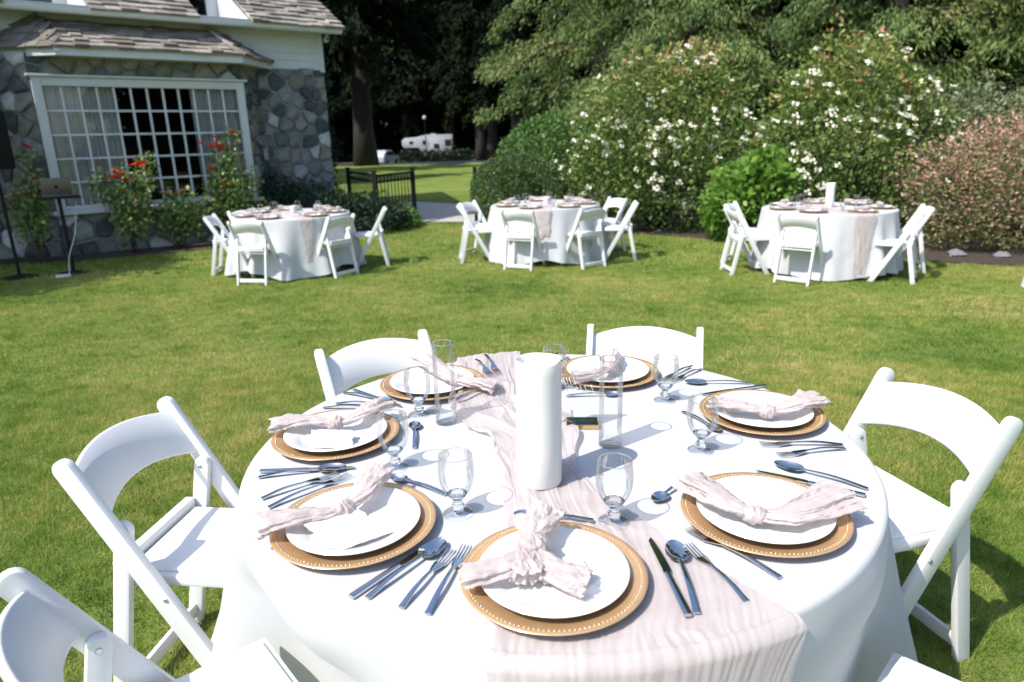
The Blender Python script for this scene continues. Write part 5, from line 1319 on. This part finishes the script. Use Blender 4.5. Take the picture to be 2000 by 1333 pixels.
# candle, vases, acrylic sign
def candle(h, r, seed):
    th = np.linspace(0, 2 * np.pi, 64, endpoint=False); rows = []
    wav = 0.0022 * np.sin(th * 2 + seed) + 0.0016 * np.sin(th * 3 + 2.2)
    for rr_, zz, wv in ((0.0001, 0, 0), (r * 0.97, 0, 0), (r, 0.003, 0), (r, h * 0.3, 0), (r, h * 0.6, 0.05), (r, h - 0.03, 0.4), (r, h - 0.004, 1), (r * 0.975, h, 1), (r * 0.93, h - 0.002, 1), (r * 0.90, h - 0.012, 0.9), (r * 0.86, h - 0.018, 0.3), (r * 0.55, h - 0.022, 0.1), (0.0001, h - 0.022, 0)):
        rows.append(np.stack([rr_ * np.cos(th), rr_ * np.sin(th), zz + wv * wav], 1))
    V = np.stack(rows, 1).reshape(-1, 3)
    return mesh('pillar_candle', V, gridfaces(64, len(rows), True), True, 55)
CD = candle(0.292, 0.0505, 1.2); CD.materials.append(M['wax'])
tag(obj('pillar_candle', CD, None, None, loc=(0.056, 1.437, TZ + 0.010)), 'tall white pillar candle standing on the runner of the nearest table', 'candle', 'pillar candles')
def vase(x, y, label):
    t = empty('cylinder_vase', (x, y, TZ + 0.001), 0, label, 'vase', 'clear cylinder vases')
    for rr_ in (0.0295,):
        b = MB(); b.add(*lathe([(rr_, 0.012), (rr_, 0.232)], 56)); b.build('wall', M['vase'], t, sharp=None)
    b = MB(); b.add(*tube([(0.029 * math.cos(a), 0.029 * math.sin(a), 0.2325) for a in np.linspace(0, 2 * np.pi, 57)], 0.0012, 6, cap=False)); b.build('rim', M['glass'], t, sharp=None)
    b = MB(); b.add(*lathe([(0.0, 0.0), (0.0285, 0.0), (0.030, 0.0015), (0.030, 0.0119), (0.0279, 0.0119), (0.0, 0.009)], 56)); b.build('base', M['vase'], t, sharp=50)
vase(-0.190, 1.81, 'clear cylinder vase left of the candle'); vase(0.246, 1.636, 'clear cylinder vase right of the candle')
sg = empty('table_sign', (0.187, 1.762, TZ + 0.001), -0.06, 'clear acrylic sign with white script on a gold base behind the candle', 'sign')
b = MB(); b.add(*box((0, 0, 0.006), (0.088, 0.056, 0.012), 0.001, 1)); b.build('base', M['goldmirror'], sg, sharp=30)
for yy in (-0.0145, 0.0145):
    b = MB(); b.add(*box((0, yy, 0.0128), (0.084, 0.025, 0.0015), 0.0003, 1)); b.build('base_inlay', M['darkmirror'], sg, sharp=30)
b = MB(); b.add(*box((-0.012, 0, 0.085), (0.10, 0.0024, 0.145))); PN = b.build('panel', M['acrylic'], sg, smooth=False)
mb = MB()
for k, x in enumerate((-0.052, -0.044, -0.036, -0.024, -0.006, 0.006, 0.024)):
    hh = [0.050, 0.030, 0.042, 0.034, 0.018, 0.018, 0.026][k]
    mb.add(*tube([(x, -0.0018, 0.142 if k < 4 else 0.118), (x + hh * 0.3, -0.0018, (0.142 if k < 4 else 0.118) - hh)], 0.0006, 5))
    mb.add(*tube([(x + hh * 0.3 + 0.004 * math.cos(a), -0.0018, (0.142 if k < 4 else 0.118) - hh + 0.004 * math.sin(a)) for a in np.linspace(0, 5.2, 12)], 0.0005, 5))
mb.build('script', M['script'], PN, sharp=None)

# ------------------------------------------------------------------ the far tables
def low_napkin(seed):
    mb = MB()
    for i, (dx, w) in enumerate(((-1, 0.05), (1, 0.05))):
        m = tail_mesh([(0, 0, 0), (dx * 0.05, 0.004, 0.004), (dx * 0.10, 0.012 * dx, 0.006), (dx * 0.15, 0.03, 0.004)], 0.015, w, 0.012, 0.022, seed + i, 12, 26)
        V = np.zeros(len(m.vertices) * 3); m.vertices.foreach_get('co', V); mb.add(V.reshape(-1, 3), [list(p.vertices) for p in m.polygons]); bpy.data.meshes.remove(m)
    m = knot_mesh(seed); V = np.zeros(len(m.vertices) * 3); m.vertices.foreach_get('co', V); mb.add(V.reshape(-1, 3), [list(p.vertices) for p in m.polygons]); bpy.data.meshes.remove(m)
    me = mesh('napkin', np.concatenate(mb.V), mb.F, True, None); me.materials.append(M['napkin']); return me
LN = [low_napkin(41), low_napkin(45)]
def simple_lathe(name, prof, n, m):
    me = mesh(name, *lathe(prof, n)); me.materials.append(m); return me
FGLASS = GOB

def seat_word(a):
    return ['right', 'back right', 'back', 'back left', 'left', 'front left', 'front', 'front right'][int(((a % 360) + 22.5) // 45) % 8]
TF = TZ + GF
def far_table(cx, cyy, seed, chairs, settings, runner_ang, rw, rlen, ch, cr_, where, cloth_kw):
    place_table(cx, cyy, 'round folding table under the white cloth ' + where)
    tag(obj('tablecloth', tablecloth_mesh(0.768, seed, **cloth_kw), M['linen'], None, loc=(cx, cyy, GF), rot=(0, 0, seed * 0.7)), 'white cloth on the round table ' + where, 'tablecloth', 'white tablecloths')
    for ang, dist, lab, *az in chairs:
        a = R(ang)
        place_chair(cx + dist * math.cos(a), cyy + dist * math.sin(a), az[0] if az else math.degrees(math.atan2(-math.cos(a), -math.sin(a))) + random.uniform(-5, 5), lab, 'chairs at the table ' + where)
    rg = np.random.default_rng(seed)
    for ang in settings:
        a = R(ang); x, y = cx + 0.58 * math.cos(a), cyy + 0.58 * math.sin(a)
        c = copy_tree(CHG); c.location = (x, y, TF + 0.002); tag(c, 'gold charger plate at the ' + seat_word(ang) + ' of the table ' + where, 'charger', 'charger plates on the table ' + where)
        tag(obj('dinner_plate', PLT, None, None, loc=(x, y, TF + 0.0072)), 'white dinner plate at the ' + seat_word(ang) + ' of the table ' + where, 'plate', 'dinner plates on the table ' + where)
        tag(obj('napkin', LN[int(rg.integers(2))], None, None, loc=(x, y, TF + 0.045), rot=(0, 0, a + math.pi / 2 + rg.uniform(-.5, .5))), 'blush napkin at the ' + seat_word(ang) + ' of the table ' + where, 'napkin', 'napkins on the table ' + where)
        a2 = a - 0.28
        g = copy_tree(FGLASS); g.location = (cx + 0.40 * math.cos(a2), cyy + 0.40 * math.sin(a2), TF + 0.001); tag(g, 'clear goblet at the ' + seat_word(ang) + ' of the table ' + where, 'goblet', 'goblets on the table ' + where)
    cme = candle(ch, cr_, seed); cme.materials.append(M['wax'])
    tag(obj('pillar_candle', cme, None, None, loc=(cx + 0.02, cyy + 0.02, TF + 0.006)), 'white pillar candle on the table ' + where, 'candle', 'pillar candles')
    a = R(runner_ang); d = np.array([math.cos(a), math.sin(a)]); nrm = np.array([-d[1], d[0]]); c0 = np.array([cx, cyy])
    st_pts = [-0.75 - 0.3, -0.6, -0.2, 0.15, 0.5, 0.74, 0.775 + rlen * 0.5, 0.775 + rlen]
    ww = np.array([0.9, 1.0, 1.1, 1.0, 1.1, 1.0, 1.1, 1.2]) * rw / 2
    Lp = [tuple(c0 + d * s + nrm * w) for s, w in zip(st_pts, ww)]; Rp = [tuple(c0 + d * s - nrm * w) for s, w in zip(st_pts, ww)]
    tag(obj('table_runner', runner_mesh(Lp, Rp, 50, 120, seed + 0.7, TF + 0.0015, [0.003, 0.006, 0.012, 0.012, 0.005, 0.004, 0.010, 0.012], cen=(cx, cyy), Rad=0.773), M['gauze'], None),
        'blush gauze runner hanging over the table ' + where, 'runner', 'blush runners')

far_table(-2.95, 9.55, 5, [(257, 1.10, 'white folding chair at the front left of the table by the house'), (322, 1.04, 'white folding chair at the front right of the table by the house'), (11, 1.24, 'white folding chair seen side on right of the table by the house'), (190, 1.06, 'white folding chair seen side on left of the table by the house'), (150, 1.0, 'white folding chair behind left of the table by the house')],
          [257, 318, 6, 58, 110, 155, 205], 300, 0.17, 0.55, 0.10, 0.04, 'by the house', dict(nf=13, amp=0.13, flare=0.12, hemvar=0.10, hem=0.02))
far_table(0.52, 10.0, 6, [(247, 1.06, 'white folding chair at the front left of the middle far table'), (302, 1.10, 'white folding chair at the front right of the middle far table'), (188, 1.22, 'nearer white folding chair left of the middle far table'), (158, 1.22, 'farther white folding chair left of the middle far table'), (347, 1.27, 'white folding chair right of the middle far table, back towards the shrubs'), (24, 1.22, 'white folding chair behind right of the middle far table facing the camera')],
          [247, 300, 350, 40, 95, 150, 200], 264, 0.22, 0.38, 0.09, 0.04, 'in mid lawn', dict(nf=12, amp=0.12, flare=0.12, hemvar=0.08, hem=0.02))
far_table(3.93, 8.62, 7, [(230, 1.12, 'white folding chair in front of the right far table'), (306, 1.10, 'white folding chair at the front right of the right far table', -58), (184, 1.22, 'nearer white folding chair left of the right far table'), (146, 1.2, 'farther white folding chair left of the right far table'), (345, 1.1, 'white folding chair right of the right far table, half behind another')],
          [230, 285, 340, 30, 82, 134, 185], 275, 0.27, 0.72, 0.292, 0.0505, 'before the flowering shrubs', dict(nf=12, amp=0.11, flare=0.10, hemvar=0.06, hem=0.02))
place_table(6.36, 6.98, 'round folding table cut off by the right edge')
tag(obj('tablecloth', tablecloth_mesh(0.768, 9, nf=12, amp=0.16, flare=0.12), M['linen'], None, loc=(6.36, 6.98, GF)), 'white cloth corner of a table cut off by the right edge', 'tablecloth', 'white tablecloths')
